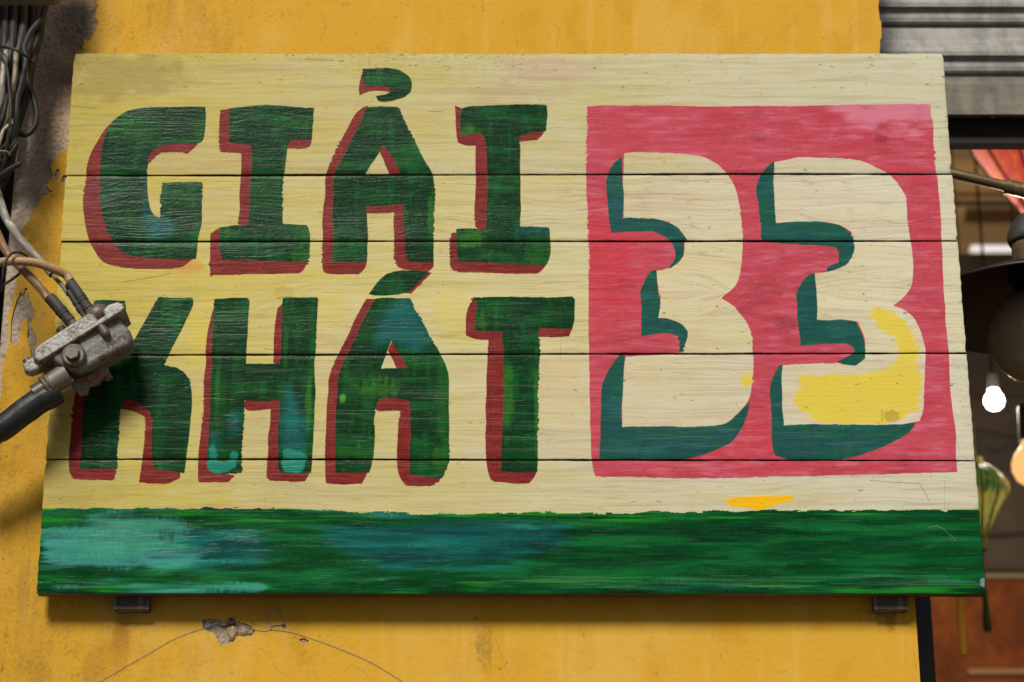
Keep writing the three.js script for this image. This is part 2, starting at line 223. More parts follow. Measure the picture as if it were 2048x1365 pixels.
  const tc = { l: [0.012, 0.11, 0.012], L: [0.03, 0.16, 0.012], Y: [0.1, 0.4, 0.02], d: [0.003, 0.026, 0.009], g2: [0.004, 0.16, 0.055] };
  const touchMap = new Uint8Array(SW * SH), touchId = new Uint8Array(SW * SH);
  touches.forEach(([cx, cy, rx, ry, , k], id) => {
    for (let y = Math.max(0, cy - ry * 1.7 | 0); y < Math.min(SH, cy + ry * 1.7); y++) for (let x = Math.max(0, cx - rx * 1.7 | 0); x < Math.min(SW, cx + rx * 1.7); x++) {
      const d = Math.hypot((x - cx) / rx, (y - cy) / ry) + (noise(x / 7, y / 26) - 0.5) * 0.7 + (noise(x / 22, y / 4) - 0.5) * 0.5, v = 255 * k * 0.62 * (1 - sst(0.4, 1.25, d)), i = y * SW + x;
      if (v > touchMap[i]) { touchMap[i] = v; touchId[i] = id; }
    }
  });
  const col = new Uint8Array(SW * SH * 4), hgt = new Uint8Array(SW * SH * 4), rgh = new Uint8Array(SW * SH * 4);
  const S = (m, x, y) => { x = clamp(x, 0, SW - 2); y = clamp(y, 0, SH - 2); const xi = x | 0, yi = y | 0, a = x - xi, b = y - yi, i = yi * SW + xi; return ((m[i] * (1 - a) + m[i + 1] * a) * (1 - b) + (m[i + SW] * (1 - a) + m[i + SW + 1] * a) * b) / 255; };
  const seamC = seams.map(([l, r]) => [toC(110, l)[1], toC(1930, r)[1]]);
  for (let y = 0; y < SH; y++) for (let x = 0; x < SW; x++) {
    const i = y * SW + x, fx = x / SW;
    let pk = 0; while (pk < 4 && y > seamC[pk + 1][0] + (seamC[pk + 1][1] - seamC[pk + 1][0]) * fx) pk++;
    const ox = pk * 311.7, oy = pk * 97.3;
    // wood figure: long wavy rings, bent round the knots
    const GA = [0.55, 1.25, 0.9, 0.7, 0.8][pk], GL = [1.5, 0.75, 1.1, 1.3, 1.7][pk];
    let wy = y + (noise(x / (210 * GL) + ox, y / 46 + oy) - 0.5) * 26 * GA + (noise(x / 70 + ox, y / 20) - 0.5) * 7, knot = 0;
    for (const [kx, ky, ks, kk] of knots) { const dx = x - kx, dy = y - ky, d2 = (dx * dx / 3.2 + dy * dy) / (ks * ks * 3); if (d2 < 6) { wy += Math.sign(dy || 1) * ks * 0.8 * Math.exp(-d2); const d = Math.hypot(dx / 1.25, dy) / ks; knot = Math.max(knot, kk * (1 - sst(0.7, 1.05, d + (noise(x / 5, y / 5) - 0.5) * 0.3))); } }
    const ring = Math.abs(noise(x / (190 * GL) + ox, wy / 6.2) * 2 - 1), ring2 = Math.abs(noise(x / 90 + ox + 50, wy / 2.7 + 9) * 2 - 1), streak = fbm(x / 120 + ox, wy / 5, 3), broad = fbm(x / 260 + ox, y / 50 + oy, 3);
    const patch = sst(0.25, 0.75, fbm(x / 170 + ox, y / 34 + oy, 2)), ridge = (1 - sst(0, 0.22, ring)) * GA * patch, fine = (1 - sst(0, 0.3, ring2)) * GA * (0.4 + 0.6 * patch), spot = noise(x / 2.2, y / 2), spot2 = noise(x / 5.5 + 7, y / 3.5), mot = fbm(x / 36 + 5, y / 22, 3);
    // ragged brush edges
    const e1 = noise(x / 13, y / 4.2) - 0.5, e2 = noise(x / 5 + 33, y / 1.7) - 0.5, e3 = noise(x / 11 + 71, y / 11) - 0.5, e4 = noise(x / 3, y / 3 + 50) - 0.5;
    const rg = 0.1 + 1.15 * sst(0.5, 0.8, noise(x / 60 + 17, y / 90 + 4)), qx = x + (noise(x / 60 + 3, y / 34) - 0.5) * 3.5 + e1 * 3.4 * rg + e2 * 2.2 * rg, qy = y + (noise(x / 40, y / 40 + 9) - 0.5) * 2.5 + e3 * 1.6 + e4 * 1.2 * rg;
    const hx = x + (noise(x / 26, y / 2.4) - 0.5) * 40 + e2 * 14, hy = y + (noise(x / 46, y / 60) - 0.5) * 6 + (noise(x / 16, y / 3) - 0.5) * 5 + e4 * 2;
    // the cream ground: yellower towards the left, paler to the right, brushed thin in streaks
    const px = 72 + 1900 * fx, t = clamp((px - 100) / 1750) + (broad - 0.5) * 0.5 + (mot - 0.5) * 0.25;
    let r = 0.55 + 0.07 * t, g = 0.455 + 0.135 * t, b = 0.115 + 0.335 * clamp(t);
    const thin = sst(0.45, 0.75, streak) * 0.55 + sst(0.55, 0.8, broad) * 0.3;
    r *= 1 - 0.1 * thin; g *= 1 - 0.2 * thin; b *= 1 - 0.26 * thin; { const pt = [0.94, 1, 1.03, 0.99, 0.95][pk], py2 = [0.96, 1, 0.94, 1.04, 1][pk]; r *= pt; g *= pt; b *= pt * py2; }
    const stain = (cx, cy, rx, ry) => { const d = Math.hypot((px - cx) / rx, ((107 + 1083 * y / SH) - cy) / ry) + (mot - 0.5) * 1.1 + (streak - 0.5) * 0.5; return 1 - sst(0.35, 1.1, d); };
    let k;
    if ((k = stain(1090, 150, 130, 46) * 0.45) > 0) { r += (0.52 - r) * k; g += (0.36 - g) * k; b += (0.3 - b) * k; }
    if ((k = stain(1010, 205, 120, 30) * 0.35) > 0) { r += (0.5 - r) * k; g += (0.36 - g) * k; b += (0.26 - b) * k; }
    if ((k = stain(345, 552, 40, 34) * 0.55) > 0) { r += (0.62 - r) * k; g += (0.27 - g) * k; b += (0.07 - b) * k; }
    if ((k = stain(560, 235, 60, 26) * 0.3) > 0) { r += (0.42 - r) * k; g += (0.34 - g) * k; b += (0.2 - b) * k; }
    if ((k = stain(395, 690, 50, 70) * 0.5 + stain(915, 655, 60, 60) * 0.45 + stain(640, 640, 50, 50) * 0.3) > 0) { r += (0.66 - r) * k; g += (0.53 - g) * k; b += (0.1 - b) * k; }
    if ((k = stain(180, 165, 170, 75) * 0.75 + stain(130, 840, 80, 80) * 0.6 + stain(150, 990, 120, 50) * 0.35) > 0) { k = Math.min(k, 0.7); r += (0.35 - r) * k; g += (0.27 - g) * k; b += (0.085 - b) * k; }
    if ((k = stain(1130, 790, 50, 90) * 0.3) > 0) { r += (0.66 - r) * k; g += (0.45 - g) * k; b += (0.27 - b) * k; }
    const dk = 1 - 0.14 * fine * (0.4 + streak) - 0.09 * ridge - 0.1 * sst(0.5, 0.8, fbm(x / 300 + ox, y / 9 + oy, 3)); r *= dk; g *= dk * 0.985; b *= dk * 0.95;
    const sp = spot > 0.86 ? (spot - 0.86) * 1.6 : 0; r *= 1 - sp; g *= 1 - sp; b *= 1 - sp;
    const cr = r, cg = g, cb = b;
    let thick = 0, rough = 0.6;
    const mix = (R, G, B, a) => { r += (R - r) * a; g += (G - g) * a; b += (B - b) * a; };
    const hard = (v, lo = 0.3, hi = 0.7) => sst(lo, hi, v + (spot2 - 0.5) * 0.25);
    // pink field
    const vP = hard(S(mP, qx + e2 * 2.5 * rg, qy)); let paint = 0;
    if (vP > 0) {
      const up = stain(1830, 225, 130, 80), warm = stain(1220, 560, 90, 150) + stain(1450, 900, 260, 60) * 0.6, br = fbm(x / 50 + 3, y / 9, 3);
      let R = 0.5 + 0.1 * (br - 0.5), G = 0.064 + 0.05 * (br - 0.5), B = 0.092 + 0.075 * (br - 0.5);
      R += (0.58 - R) * warm * 0.5; G += (0.035 - G) * warm * 0.6; B += (0.05 - B) * warm * 0.6;
      const u = clamp(up * 0.9 + sst(0.58, 0.82, br) * 0.3 * (px > 1300 ? 1 : 0.5)); R += (0.62 - R) * u; G += (0.19 - G) * u; B += (0.26 - B) * u;
      const d = 1 - 0.1 * sst(0.6, 0.8, mot) - 0.18 * fine - 0.12 * ridge; mix(R * d, G * d, B * d, vP * (1 - 0.04 * sst(0.7, 0.95, spot2))); paint = vP;
      thick = vP * 0.6; rough = 0.6 - 0.25 * vP;
    }
    const vC = hard(S(mC, qx, qy), 0.25, 0.75);
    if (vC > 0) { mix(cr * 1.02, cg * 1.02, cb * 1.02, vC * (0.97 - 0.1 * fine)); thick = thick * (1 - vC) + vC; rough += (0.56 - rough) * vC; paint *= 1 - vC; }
    const vY = S(mY, qx + e1 * 18, qy + e3 * 8); if (vY > 0.02) { const a = sst(0.2, 0.8, vY + (streak - 0.5) * 0.5) * 0.92; mix(0.68, 0.52 + 0.06 * (mot - 0.5), 0.035 + 0.06 * (1 - a), a * (1 - 0.2 * ridge)); }
    const vO = S(mO, hx * 0.4 + x * 0.6, qy); if (vO > 0.02) { const a = sst(0.25, 0.7, vO); mix(0.8, 0.43, 0.006, a); thick = Math.max(thick, a); }
    const vT = hard(S(mT, qx, qy), 0.2, 0.75);
    if (vT > 0) { const br = fbm(x / 60 + 11, y / 8 + 3, 3), l = sst(0.5, 0.85, br) * 0.5; mix(0.003 + 0.012 * l, 0.078 + 0.06 * l + 0.04 * (mot - 0.5), 0.075 + 0.08 * l - 0.03 * mot, vT * (0.995 - 0.03 * spot2)); thick += vT * 0.4; rough += (0.3 - rough) * vT; paint = Math.max(paint, vT); }
    const vR = hard(S(mR, qx + e2 * 2 * rg, qy));
    if (vR > 0) { const br = fbm(x / 30 + 21, y / 10, 3), d = 0.86 + 0.5 * (br - 0.5) - 0.2 * fine; mix(0.22 * d, (0.012 + 0.01 * br) * d, (0.01 + 0.012 * br) * d, vR * (0.995 - 0.05 * sst(0.75, 0.95, spot2))); thick = Math.max(thick, vR * 0.6); rough += (0.36 - rough) * vR; paint = Math.max(paint, vR); }
    const vG = hard(S(mG, qx, qy), 0.2, 0.8);
    if (vG > 0) {
      const br = fbm(x / 90 + 31, y / 20, 3), bv = fbm(x / 15 + 61, y / 70, 2), l = clamp(sst(0.42, 0.8, br) * 0.55 + sst(0.5, 0.85, bv) * 0.45);
      let R = 0.0008 + 0.002 * l, G = 0.03 + 0.07 * l, B = 0.008 + 0.008 * l; const a = touchMap[i] / 255;
      if (a > 0) { const q = tc[touches[touchId[i]][4]], j = 0.8 + 0.4 * mot; R += (q[0] * j - R) * a; G += (q[1] * j - G) * a; B += (q[2] * j - B) * a; }
      const s = S(mS, qx, qy); if (s > 0.02) { const aa = s * 0.85; R += (0.005 - R) * aa; G += (0.085 + 0.05 * l - G) * aa; B += (0.078 + 0.04 * l - B) * aa; }
      const q2 = 0.85 * sst(0.2, 0.8, S(mQ2, qx, qy) + (spot2 - 0.5) * 0.3); if (q2 > 0) { R += (0.012 - R) * q2; G += (0.17 + 0.1 * mot - G) * q2; B += (0.16 - B) * q2; }
      mix(R, G, B, vG * (0.995 - 0.05 * sst(0.8, 1, spot2))); thick = Math.max(thick, vG); rough += (0.27 + 0.1 * (br - 0.5) - rough) * vG; paint = Math.max(paint, vG);
    }
    const vB = hard(S(mB, hx, hy), 0.35, 0.65);
    if (vB > 0) {
      const br = fbm(x / 150 + 41, y / 13, 4), br2 = fbm(x / 300 + 8, y / 30 + 4, 3), comb = noise(x / 3.2, y / 16) * sst(0.5, 0.7, noise(x / 90 + 3, y / 30)), l = sst(0.4, 0.75, br), teal = sst(0.2, 0.75, S(mTB, hx, hy) + (br - 0.5) * 0.7 + (br2 - 0.5) * 0.5) * 0.95 + 0.25 * sst(0.6, 0.75, br2);
      let R = 0.001 + 0.002 * l, G = 0.052 + 0.06 * l, B = 0.012 + 0.012 * l;
      R += (0.004 - R) * teal; G += (0.07 + 0.06 * l - G) * teal; B += (0.058 + 0.055 * l - B) * teal;
      const ly = (y - seamC[4][0]) / (seamC[5][0] - seamC[4][0]), bright = sst(0.55, 0.8, fbm(x / 160 + 91, y / 8, 3)) * (1 - 0.8 * clamp(teal)) * (1.5 * (1 - sst(0.42, 0.52, ly)) + sst(0.8, 0.95, ly)); 
      { const k2 = clamp(bright); R += (0.01 - R) * k2; G += (0.2 - G) * k2; B += (0.014 - B) * k2; }
      const q = 0.9 * sst(0.22, 0.85, S(mQ, hx * 0.6 + x * 0.4, hy) + (br - 0.5) * 0.9 + (br2 - 0.5) * 0.5 + (comb - 0.3) * 0.4) * (px < 1200 ? 1 : 0.6); if (q > 0) { R += (0.05 - R) * q; G += (0.29 + 0.2 * (br - 0.5) - G) * q; B += (0.22 + 0.16 * (br2 - 0.5) - B) * q; }
      const dd = sst(0.55, 0.75, fbm(x / 110 + 55, y / 18 + 8, 3)) * 0.5; R *= 1 - dd * 0.7; G *= 1 - dd * 0.75; B *= 1 - dd * 0.7;
      const d = 1 - 0.3 * comb * 0.8; mix(R * d, G * d, B * d, vB * (0.998 - 0.02 * sst(0.85, 1, spot2))); thick = Math.max(thick, vB); rough += (0.27 + 0.12 * (br - 0.5) - rough) * vB; paint = Math.max(paint, vB);
      // the pale grey blot at the lower right corner
      const bl = stain(1958, 1166, 22, 14); if (bl > 0.4) mix(0.16, 0.24, 0.24, sst(0.4, 0.7, bl));
    }
    if (knot > 0) { if (paint > 0.5) { r *= 1 - 0.35 * knot; g *= 1 - 0.35 * knot; b *= 1 - 0.35 * knot; } else { mix(r * 0.72, g * 0.64, b * 0.5, knot); } }
    // scraped ridges let the ground through, partly painted gloss glints; specks and cracks are dirt
    const sc = scrapeGlint[i] / 255 * paint; if (sc > 0) mix(0.42, 0.44, 0.36, sc * 0.34);
    const wearGlint = paint * ridge * sst(0.52, 0.8, noise(x / 40 + 12, y / 14) + 0.2 * (spot2 - 0.5)) * 0.3; if (wearGlint > 0) mix(cr * 0.7, cg * 0.72, cb * 0.8, wearGlint * 0.08);
    const dt = dirt[i] / 255 * (paint > 0.5 ? 0.6 : 1); if (dt > 0) { const pp = paint > 0.5 ? 0.25 : 1; mix(0.07 * pp, 0.052 * pp, 0.022 * pp, dt * 0.85); };
    const o = i * 4;
    col[o] = enc(r); col[o + 1] = enc(g); col[o + 2] = enc(b); col[o + 3] = 255;
    const hh = clamp(0.42 + 0.26 * (streak - 0.5) + 0.3 * ridge * (0.35 + 0.65 * noise(x / 80, y / 30 + 77)) - 0.16 * fine + 0.2 * thick + 0.12 * (spot2 - 0.5) + 0.06 * (spot - 0.5) - 0.3 * dt - 0.2 * sc + 0.16 * (fbm(x / 24, y / 4, 2) - 0.5) * (0.4 + paint));
    hgt[o] = hgt[o + 1] = hgt[o + 2] = 255 * hh; hgt[o + 3] = 255;
    const rv = clamp(rough + 0.1 * (spot2 - 0.5) + 0.2 * dt); rgh[o] = rgh[o + 1] = rgh[o + 2] = 255 * rv; rgh[o + 3] = 255;
  }
  const flip = (d) => { const o = new Uint8Array(d.length), n = SW * 4; for (let y = 0; y < SH; y++) o.set(d.subarray(y * n, y * n + n), (SH - 1 - y) * n); return o; };
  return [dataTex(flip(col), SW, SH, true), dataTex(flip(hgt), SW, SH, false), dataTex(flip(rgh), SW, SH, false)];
}
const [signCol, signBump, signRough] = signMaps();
const M = {
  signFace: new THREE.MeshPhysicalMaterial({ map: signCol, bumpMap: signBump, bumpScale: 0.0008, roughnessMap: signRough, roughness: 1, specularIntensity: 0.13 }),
  rawWood: std({ color: C(0.17, 0.12, 0.07), roughness: 0.8, map: dustMap, bumpMap: bumpGrime, bumpScale: 0.001 }),
  batten: std({ color: C(0.2, 0.18, 0.155), roughness: 0.9, map: dustMap }),
};

// ---------------------------------------------------------------- the plastered wall
const WX0 = -0.828, WX1 = 0.6235, WZ = -0.05;           // left corner, right corner, face of the bare plaster
const TX0 = -1.0, TX1 = 0.72, TY0 = 2.35, TY1 = 3.75, TPPM = 1060, TW = Math.round((TX1 - TX0) * TPPM), TH = Math.round((TY1 - TY0) * TPPM);
function wallMaps(kind) {
  const col = new Uint8Array(TW * TH * 4), hgt = new Uint8Array(TW * TH * 4);
  const c = document.createElement('canvas'); c.width = TW; c.height = TH; const q = c.getContext('2d');
  const wc = (px, py) => { const p = at(px, py, -0.047); return [(p.x - TX0) * TPPM, (TY1 - p.y) * TPPM]; };
  q.fillStyle = '#000'; q.fillRect(0, 0, TW, TH); q.fillStyle = q.strokeStyle = '#fff'; q.lineCap = 'round';
  if (kind === 'coat') {
    for (let i = 0; i < 5200; i++) { const px = Math.pow(rnd(), 1.7) * 1900 - 20, py = rr(-20, 1400), [x, y] = wc(px, py), s = Math.pow(rnd(), 8) * 1.8 + 0.35; q.globalAlpha = rr(0.15, 0.6); q.beginPath(); q.ellipse(x, y, s * rr(0.6, 1.6), s * rr(0.6, 1.6), 0, 0, 7); q.fill(); }
    for (const [px, py, n, sx, sy] of [[690, 8, 30, 18, 5], [966, 16, 40, 4, 26], [1006, 46, 14, 4, 16], [1035, 86, 30, 6, 12], [1342, 62, 6, 1, 3], [1702, 54, 14, 3, 10], [953, 1236, 30, 5, 8], [957, 1300, 90, 9, 44], [1698, 1232, 10, 2, 8], [1760, 1245, 16, 3, 20], [1312, 1349, 16, 7, 3], [585, 1277, 20, 12, 4], [640, 1273, 20, 8, 6], [416, 1277, 8, 5, 3], [1565, 1345, 30, 16, 4], [505, 1250, 30, 10, 8], [362, 65, 60, 8, 30], [430, 60, 120, 14, 44], [560, 30, 160, 60, 16], [265, 75, 140, 20, 30], [12, 1270, 40, 8, 20], [5, 1340, 30, 5, 15], [755, 95, 10, 3, 12], [1450, 1270, 40, 60, 20], [1830, 1340, 40, 6, 40]])
      for (let i = 0; i < n; i++) { const [x, y] = wc(px + (rnd() + rnd() - 1) * sx, py + (rnd() + rnd() - 1) * sy), s = rr(0.3, 1.15); q.globalAlpha = rr(0.15, 0.65); q.beginPath(); q.ellipse(x, y, s, s * rr(0.6, 1.4), 0, 0, 7); q.fill(); }
    q.globalAlpha = 0.5; q.lineWidth = 1.0; for (const s of [[505, 1290, 540, 1310, 552, 1340, 590, 1362], [60, 1000, 52, 1060, 60, 1110, 48, 1180], [640, 20, 652, 50, 640, 84], [1100, 40, 1118, 60, 1112, 98], [700, 1330, 730, 1345, 742, 1368], [1540, 68, 1530, 85, 1518, 98], [1285, 1290, 1302, 1302], [990, 1275, 1012, 1340, 1030, 1365]]) { q.beginPath(); for (let j = 0; j < s.length; j += 2) { const p = wc(s[j], s[j + 1]); j ? q.lineTo(...p) : q.moveTo(...p); } q.stroke(); }
  } else for (let i = 0; i < 2600; i++) { const [x, y] = wc(rr(-30, 260), rr(-20, 1400)), s = Math.pow(rnd(), 4) * 4 + 0.5; q.globalAlpha = rr(0.1, 0.6); q.beginPath(); q.ellipse(x, y, s * rr(0.6, 1.6), s, rr(0, 3), 0, 7); q.fill(); }
  const sp = q.getImageData(0, 0, TW, TH).data;
  for (let y = 0; y < TH; y++) for (let x = 0; x < TW; x++) {
    const i = (y * TW + x) * 4, s = sp[i] / 255, m = fbm(x / 150 + 3, y / 190 + 8, 5), m2 = fbm(x / 42 + 20, y / 60, 4), f = noise(x / 1.5, y / 1.5), f2 = noise(x / 4.5 + 9, y / 4.5), drip = fbm(x / 16 + 40, y / 240 + 2, 4);
    const X = TX0 + x / TPPM, left = 1 - sst(-0.75, -0.1, X + (m - 0.5) * 0.5);
    let r, g, b, h;
    if (kind === 'coat') {
      r = 0.62; g = 0.335; b = 0.03;
      const pale = sst(0.5, 0.75, m) * 0.5 + sst(0.55, 0.8, drip) * 0.35; r += 0.06 * pale; g += 0.07 * pale; b += 0.055 * pale;
      const deep = sst(0.5, 0.75, m2) * 0.35; r *= 1 - 0.12 * deep; g *= 1 - 0.22 * deep; b *= 1 - 0.5 * deep;
      // grime: fine dark grains, thick on the left side, thin elsewhere
      const gr = sst(0.62 - 0.12 * left, 0.86, f * 0.6 + f2 * 0.4 + (m2 - 0.5) * 0.22) * (0.1 + 0.3 * left); r += (0.17 - r) * gr; g += (0.1 - g) * gr; b += (0.02 - b) * gr;
      const wash = left * sst(0.42, 0.68, m2 * 0.4 + drip * 0.6) * 0.3; r += (0.3 - r) * wash; g += (0.165 - g) * wash; b += (0.035 - b) * wash;
      { const Yw = TY1 - y / TPPM, run = (px, py, rx, ry) => { const p = at(px, py, -0.047); return 1 - sst(0.3, 1.1, Math.hypot((X - p.x) / rx, (Yw - p.y) / ry) + (drip - 0.5) * 1.6 + (f2 - 0.5) * 0.5); };
        let k = X < -0.4 && Yw < 2.7 ? run(242, 1262, 0.02, 0.05) * 0.6 : 0; r += (0.3 - r) * k; g += (0.13 - g) * k; b += (0.012 - b) * k;
        k = X > 0.4 && Yw < 2.7 ? run(1766, 1222, 0.04, 0.03) * 0.5 : X < 0.1 && X > -0.2 && Yw < 2.7 ? run(957, 1292, 0.016, 0.05) * 0.4 : 0; r += (0.12 - r) * k; g += (0.08 - g) * k; b += (0.02 - b) * k; }
      r += (0.06 - r) * s * 0.75; g += (0.038 - g) * s * 0.75; b += (0.012 - b) * s * 0.75;
      h = 0.5 + 0.28 * (f2 - 0.5) + 0.4 * (m2 - 0.5) - 0.3 * s + 0.12 * (f - 0.5);
    } else {
      r = 0.38; g = 0.25; b = 0.18; const a = sst(0.4, 0.62, m); r += (0.47 - r) * a; g += (0.36 - g) * a; b += (0.255 - b) * a;
      const d = sst(0.48, 0.68, m2) * 0.65; r += (0.16 - r) * d; g += (0.125 - g) * d; b += (0.115 - b) * d;
      const Y = TY1 - y / TPPM, el = (px, py, rx, ry) => { const p = at(px, py, -0.047); return 1 - sst(0.6, 1.1, Math.hypot((X - p.x) / rx, (Y - p.y) / ry) + (m2 - 0.5) * 0.9); };
      if (X < -0.6) { const gp = Math.max(el(45, 645, 0.032, 0.075), el(80, 375, 0.025, 0.06), el(150, 50, 0.035, 0.05) * 0.8); r += (0.17 - r) * gp; g += (0.145 - g) * gp; b += (0.13 - b) * gp; }
      const o = sst(0.56, 0.7, fbm(x / 70 + 90, y / 110 + 30, 4)) * 0.6; r += (0.4 - r) * o; g += (0.2 - g) * o; b += (0.06 - b) * o;
      const edge = 1 - sst(WX0 + 0.02, WX0 + 0.075, X + (m2 - 0.5) * 0.03); r += (0.5 - r) * edge * 0.7; g += (0.42 - g) * edge * 0.7; b += (0.37 - b) * edge * 0.7;
      if (X > 0.2) { r = 0.68; g = 0.66; b = 0.6; } else if (X > -0.7) { const w = sst(-0.7, -0.66, X); r += (0.3 * (0.6 + m2) - r) * w; g += (0.24 * (0.6 + m2) - g) * w; b += (0.19 * (0.6 + m2) - b) * w; }
      const k = (0.8 + 0.4 * f2) * (1 - 0.6 * s), wm = X < 0.2 ? 1 : 0; r *= k; g *= k * (1 - 0.04 * wm); b *= k * (1 - 0.17 * wm);
      h = 0.5 + 0.5 * (m2 - 0.5) + 0.35 * (f2 - 0.5) - 0.3 * s + 0.2 * (m - 0.5);
    }
    const o = ((TH - 1 - y) * TW + x) * 4; col[o] = enc(r); col[o + 1] = enc(g); col[o + 2] = enc(b); hgt[o] = hgt[o + 1] = hgt[o + 2] = 255 * clamp(h); col[o + 3] = hgt[o + 3] = 255;
  }
  const fit = (t) => { t.wrapS = t.wrapT = THREE.MirroredRepeatWrapping; t.repeat.set(1 / (TX1 - TX0), 1 / (TY1 - TY0)); t.offset.set(-TX0 / (TX1 - TX0), -TY0 / (TY1 - TY0)); return t; };
  return [fit(dataTex(col, TW, TH, true)), fit(dataTex(hgt, TW, TH, false))];
}
const [coatCol, coatBump] = wallMaps('coat'), [bareCol, bareBump] = wallMaps('bare');
M.coat = new THREE.MeshPhysicalMaterial({ map: coatCol, bumpMap: coatBump, bumpScale: 0.0009, roughness: 0.85, specularIntensity: 0.3 });
M.bare = std({ map: bareCol, bumpMap: bareBump, bumpScale: 0.005, roughness: 0.92 });
{
  const w = thing('plastered_wall', 'ochre plastered wall behind the sign, its paint flaked off at the left corner', 'wall', [0, 0, 0]);
  const s = new THREE.Shape();                         // plan of the wall, with a worn round corner at the left
  s.moveTo(WX0, 0.17); s.lineTo(WX0, 0.015); s.quadraticCurveTo(WX0, 0, WX0 + 0.018, 0); s.lineTo(WX1, 0); s.lineTo(WX1, 0.17); s.closePath();
  const g = new THREE.ExtrudeGeometry(s, { depth: 6.2, bevelEnabled: false, curveSegments: 6, steps: 1 }); g.rotateX(-Math.PI / 2); g.translate(0, 0, WZ);
  { const p = g.attributes.position, uv = g.attributes.uv; for (let i = 0; i < p.count; i++) uv.setXY(i, p.getX(i) - p.getZ(i) * 0.3 + WZ * 0.3, p.getY(i)); }
  part('plaster', g, M.bare, w);
  // the coat of ochre paint, 3 mm thick, with its flaked outline and holes
  const rag = (list, amp, n) => { const o = []; list.forEach((a, i) => { const b = list[i + 1]; if (!b) { o.push(a); return; } for (let k = 0; k < n; k++) { const t = k / n; o.push([a[0] + (b[0] - a[0]) * t + (k ? rr(-amp, amp) : 0), a[1] + (b[1] - a[1]) * t + (k ? rr(-amp, amp) : 0)]); } }); return o; };
  const P = (list) => list.map(([x, y]) => { const p = at(x, y, -0.047); return new THREE.Vector2(p.x, p.y); });
  const left = rag([[196, -60], [195, 0], [189, 34], [196, 48], [186, 66], [184, 76], [166, 82], [164, 100], [150, 112], [160, 200], [158, 280], [120, 306], [100, 330], [107, 352], [92, 372], [104, 384], [82, 396], [66, 424], [58, 440], [48, 452], [44, 470], [46, 500], [38, 520], [36, 556], [26, 600], [14, 640], [16, 690], [4, 730], [2, 780], [-14, 860], [-30, 1000], [-36, 1200], [-40, 1420]], 3, 5);
  const right = [[1758, -60], [1758.5, 6], [1757, 9], [1758, 22], [1760, 38], [1763, 45], [1763.5, 76], [1760, 80], [1761, 92], [1759, 107], [1765, 160], [1790, 560]];
  const shape = new THREE.Shape([V2(at(196, -60, -0.047).x, 6.19), ...P(left), V2(at(-40, 1420, -0.047).x, 0.01), V2(WX1 - 0.0006, 0.01), V2(WX1 - 0.0006, 3.2), ...P(right).reverse(), V2(at(1758, -60, -0.047).x, 6.19)]);
  function V2(x, y) { return new THREE.Vector2(x, y); }
  for (const h of [
    [[40, 584], [46, 590], [48, 578], [54, 576], [58, 600], [66, 618], [68, 632], [60, 648], [66, 662], [73, 680], [68, 712], [62, 716], [58, 690], [54, 668], [56, 650], [52, 636], [44, 640], [40, 660], [38, 684], [26, 690], [20, 684], [22, 640], [30, 610]],
    [[112, 338], [108, 352], [112, 362], [120, 350], [118, 340]], [[126, 350], [122, 362], [128, 366], [134, 352]],
    [[405, 1240], [424, 1238], [448, 1245], [470, 1244], [488, 1247], [500, 1252], [510, 1262], [504, 1272], [490, 1275], [474, 1273], [470, 1280], [461, 1288], [440, 1294], [434, 1280], [428, 1267], [416, 1264], [404, 1256]],
    [[598, 1281], [602, 1286], [614, 1287], [618, 1282], [610, 1277], [602, 1277]], [[562, 1252], [566, 1260], [574, 1258], [570, 1248]],
  ]) shape.holes.push(new THREE.Path(P(rag([...h, h[0]], 1.2, 3).slice(0, -1))));
  const c = new THREE.ExtrudeGeometry(shape, { depth: 0.003, bevelEnabled: false }); c.translate(0, 0, WZ + 0.0003); part('paint_coat', c, M.coat, w);
  // lumps of broken mortar in the hole under the sign
  const lump = (px, py, rx, ry, rz, c2) => { const q = new THREE.IcosahedronGeometry(1, 4), p = q.attributes.position; for (let i = 0; i < p.count; i++) { const x = p.getX(i), y = p.getY(i), z = p.getZ(i), k = 0.75 + 0.5 * fbm(x * 1.6 + px, y * 1.6 + z * 1.3 + 9, 3); p.setXYZ(i, x * k * rx, y * k * ry, z * k * rz); } q.computeVertexNormals(); const o = at(px, py, WZ); q.translate(o.x, o.y, WZ - 0.001); part('mortar_lump', q, std({ color: c2, roughness: 0.95, map: dustMap, bumpMap: bumpGrime, bumpScale: 0.002 }), w); };
  lump(465, 1268, 0.009, 0.013, 0.007, C(0.75, 0.55, 0.33)); lump(487, 1262, 0.012, 0.009, 0.005, C(0.85, 0.6, 0.42)); lump(448, 1250, 0.010, 0.005, 0.005, C(0.4, 0.33, 0.3)); lump(416, 1250, 0.009, 0.008, 0.003, C(0.6, 0.54, 0.5)); lump(500, 1266, 0.006, 0.004, 0.004, C(0.85, 0.65, 0.4)); lump(463, 1246, 0.007, 0.004, 0.008, C(0.3, 0.22, 0.16)); lump(606, 1282, 0.006, 0.003, 0.002, C(0.8, 0.7, 0.55)); 
}
struct('ground', (() => { const g = new THREE.PlaneGeometry(60, 60); g.rotateX(-Math.PI / 2); return g; })(), std({ color: C(0.2, 0.19, 0.175), roughness: 0.95, map: dustMap }));

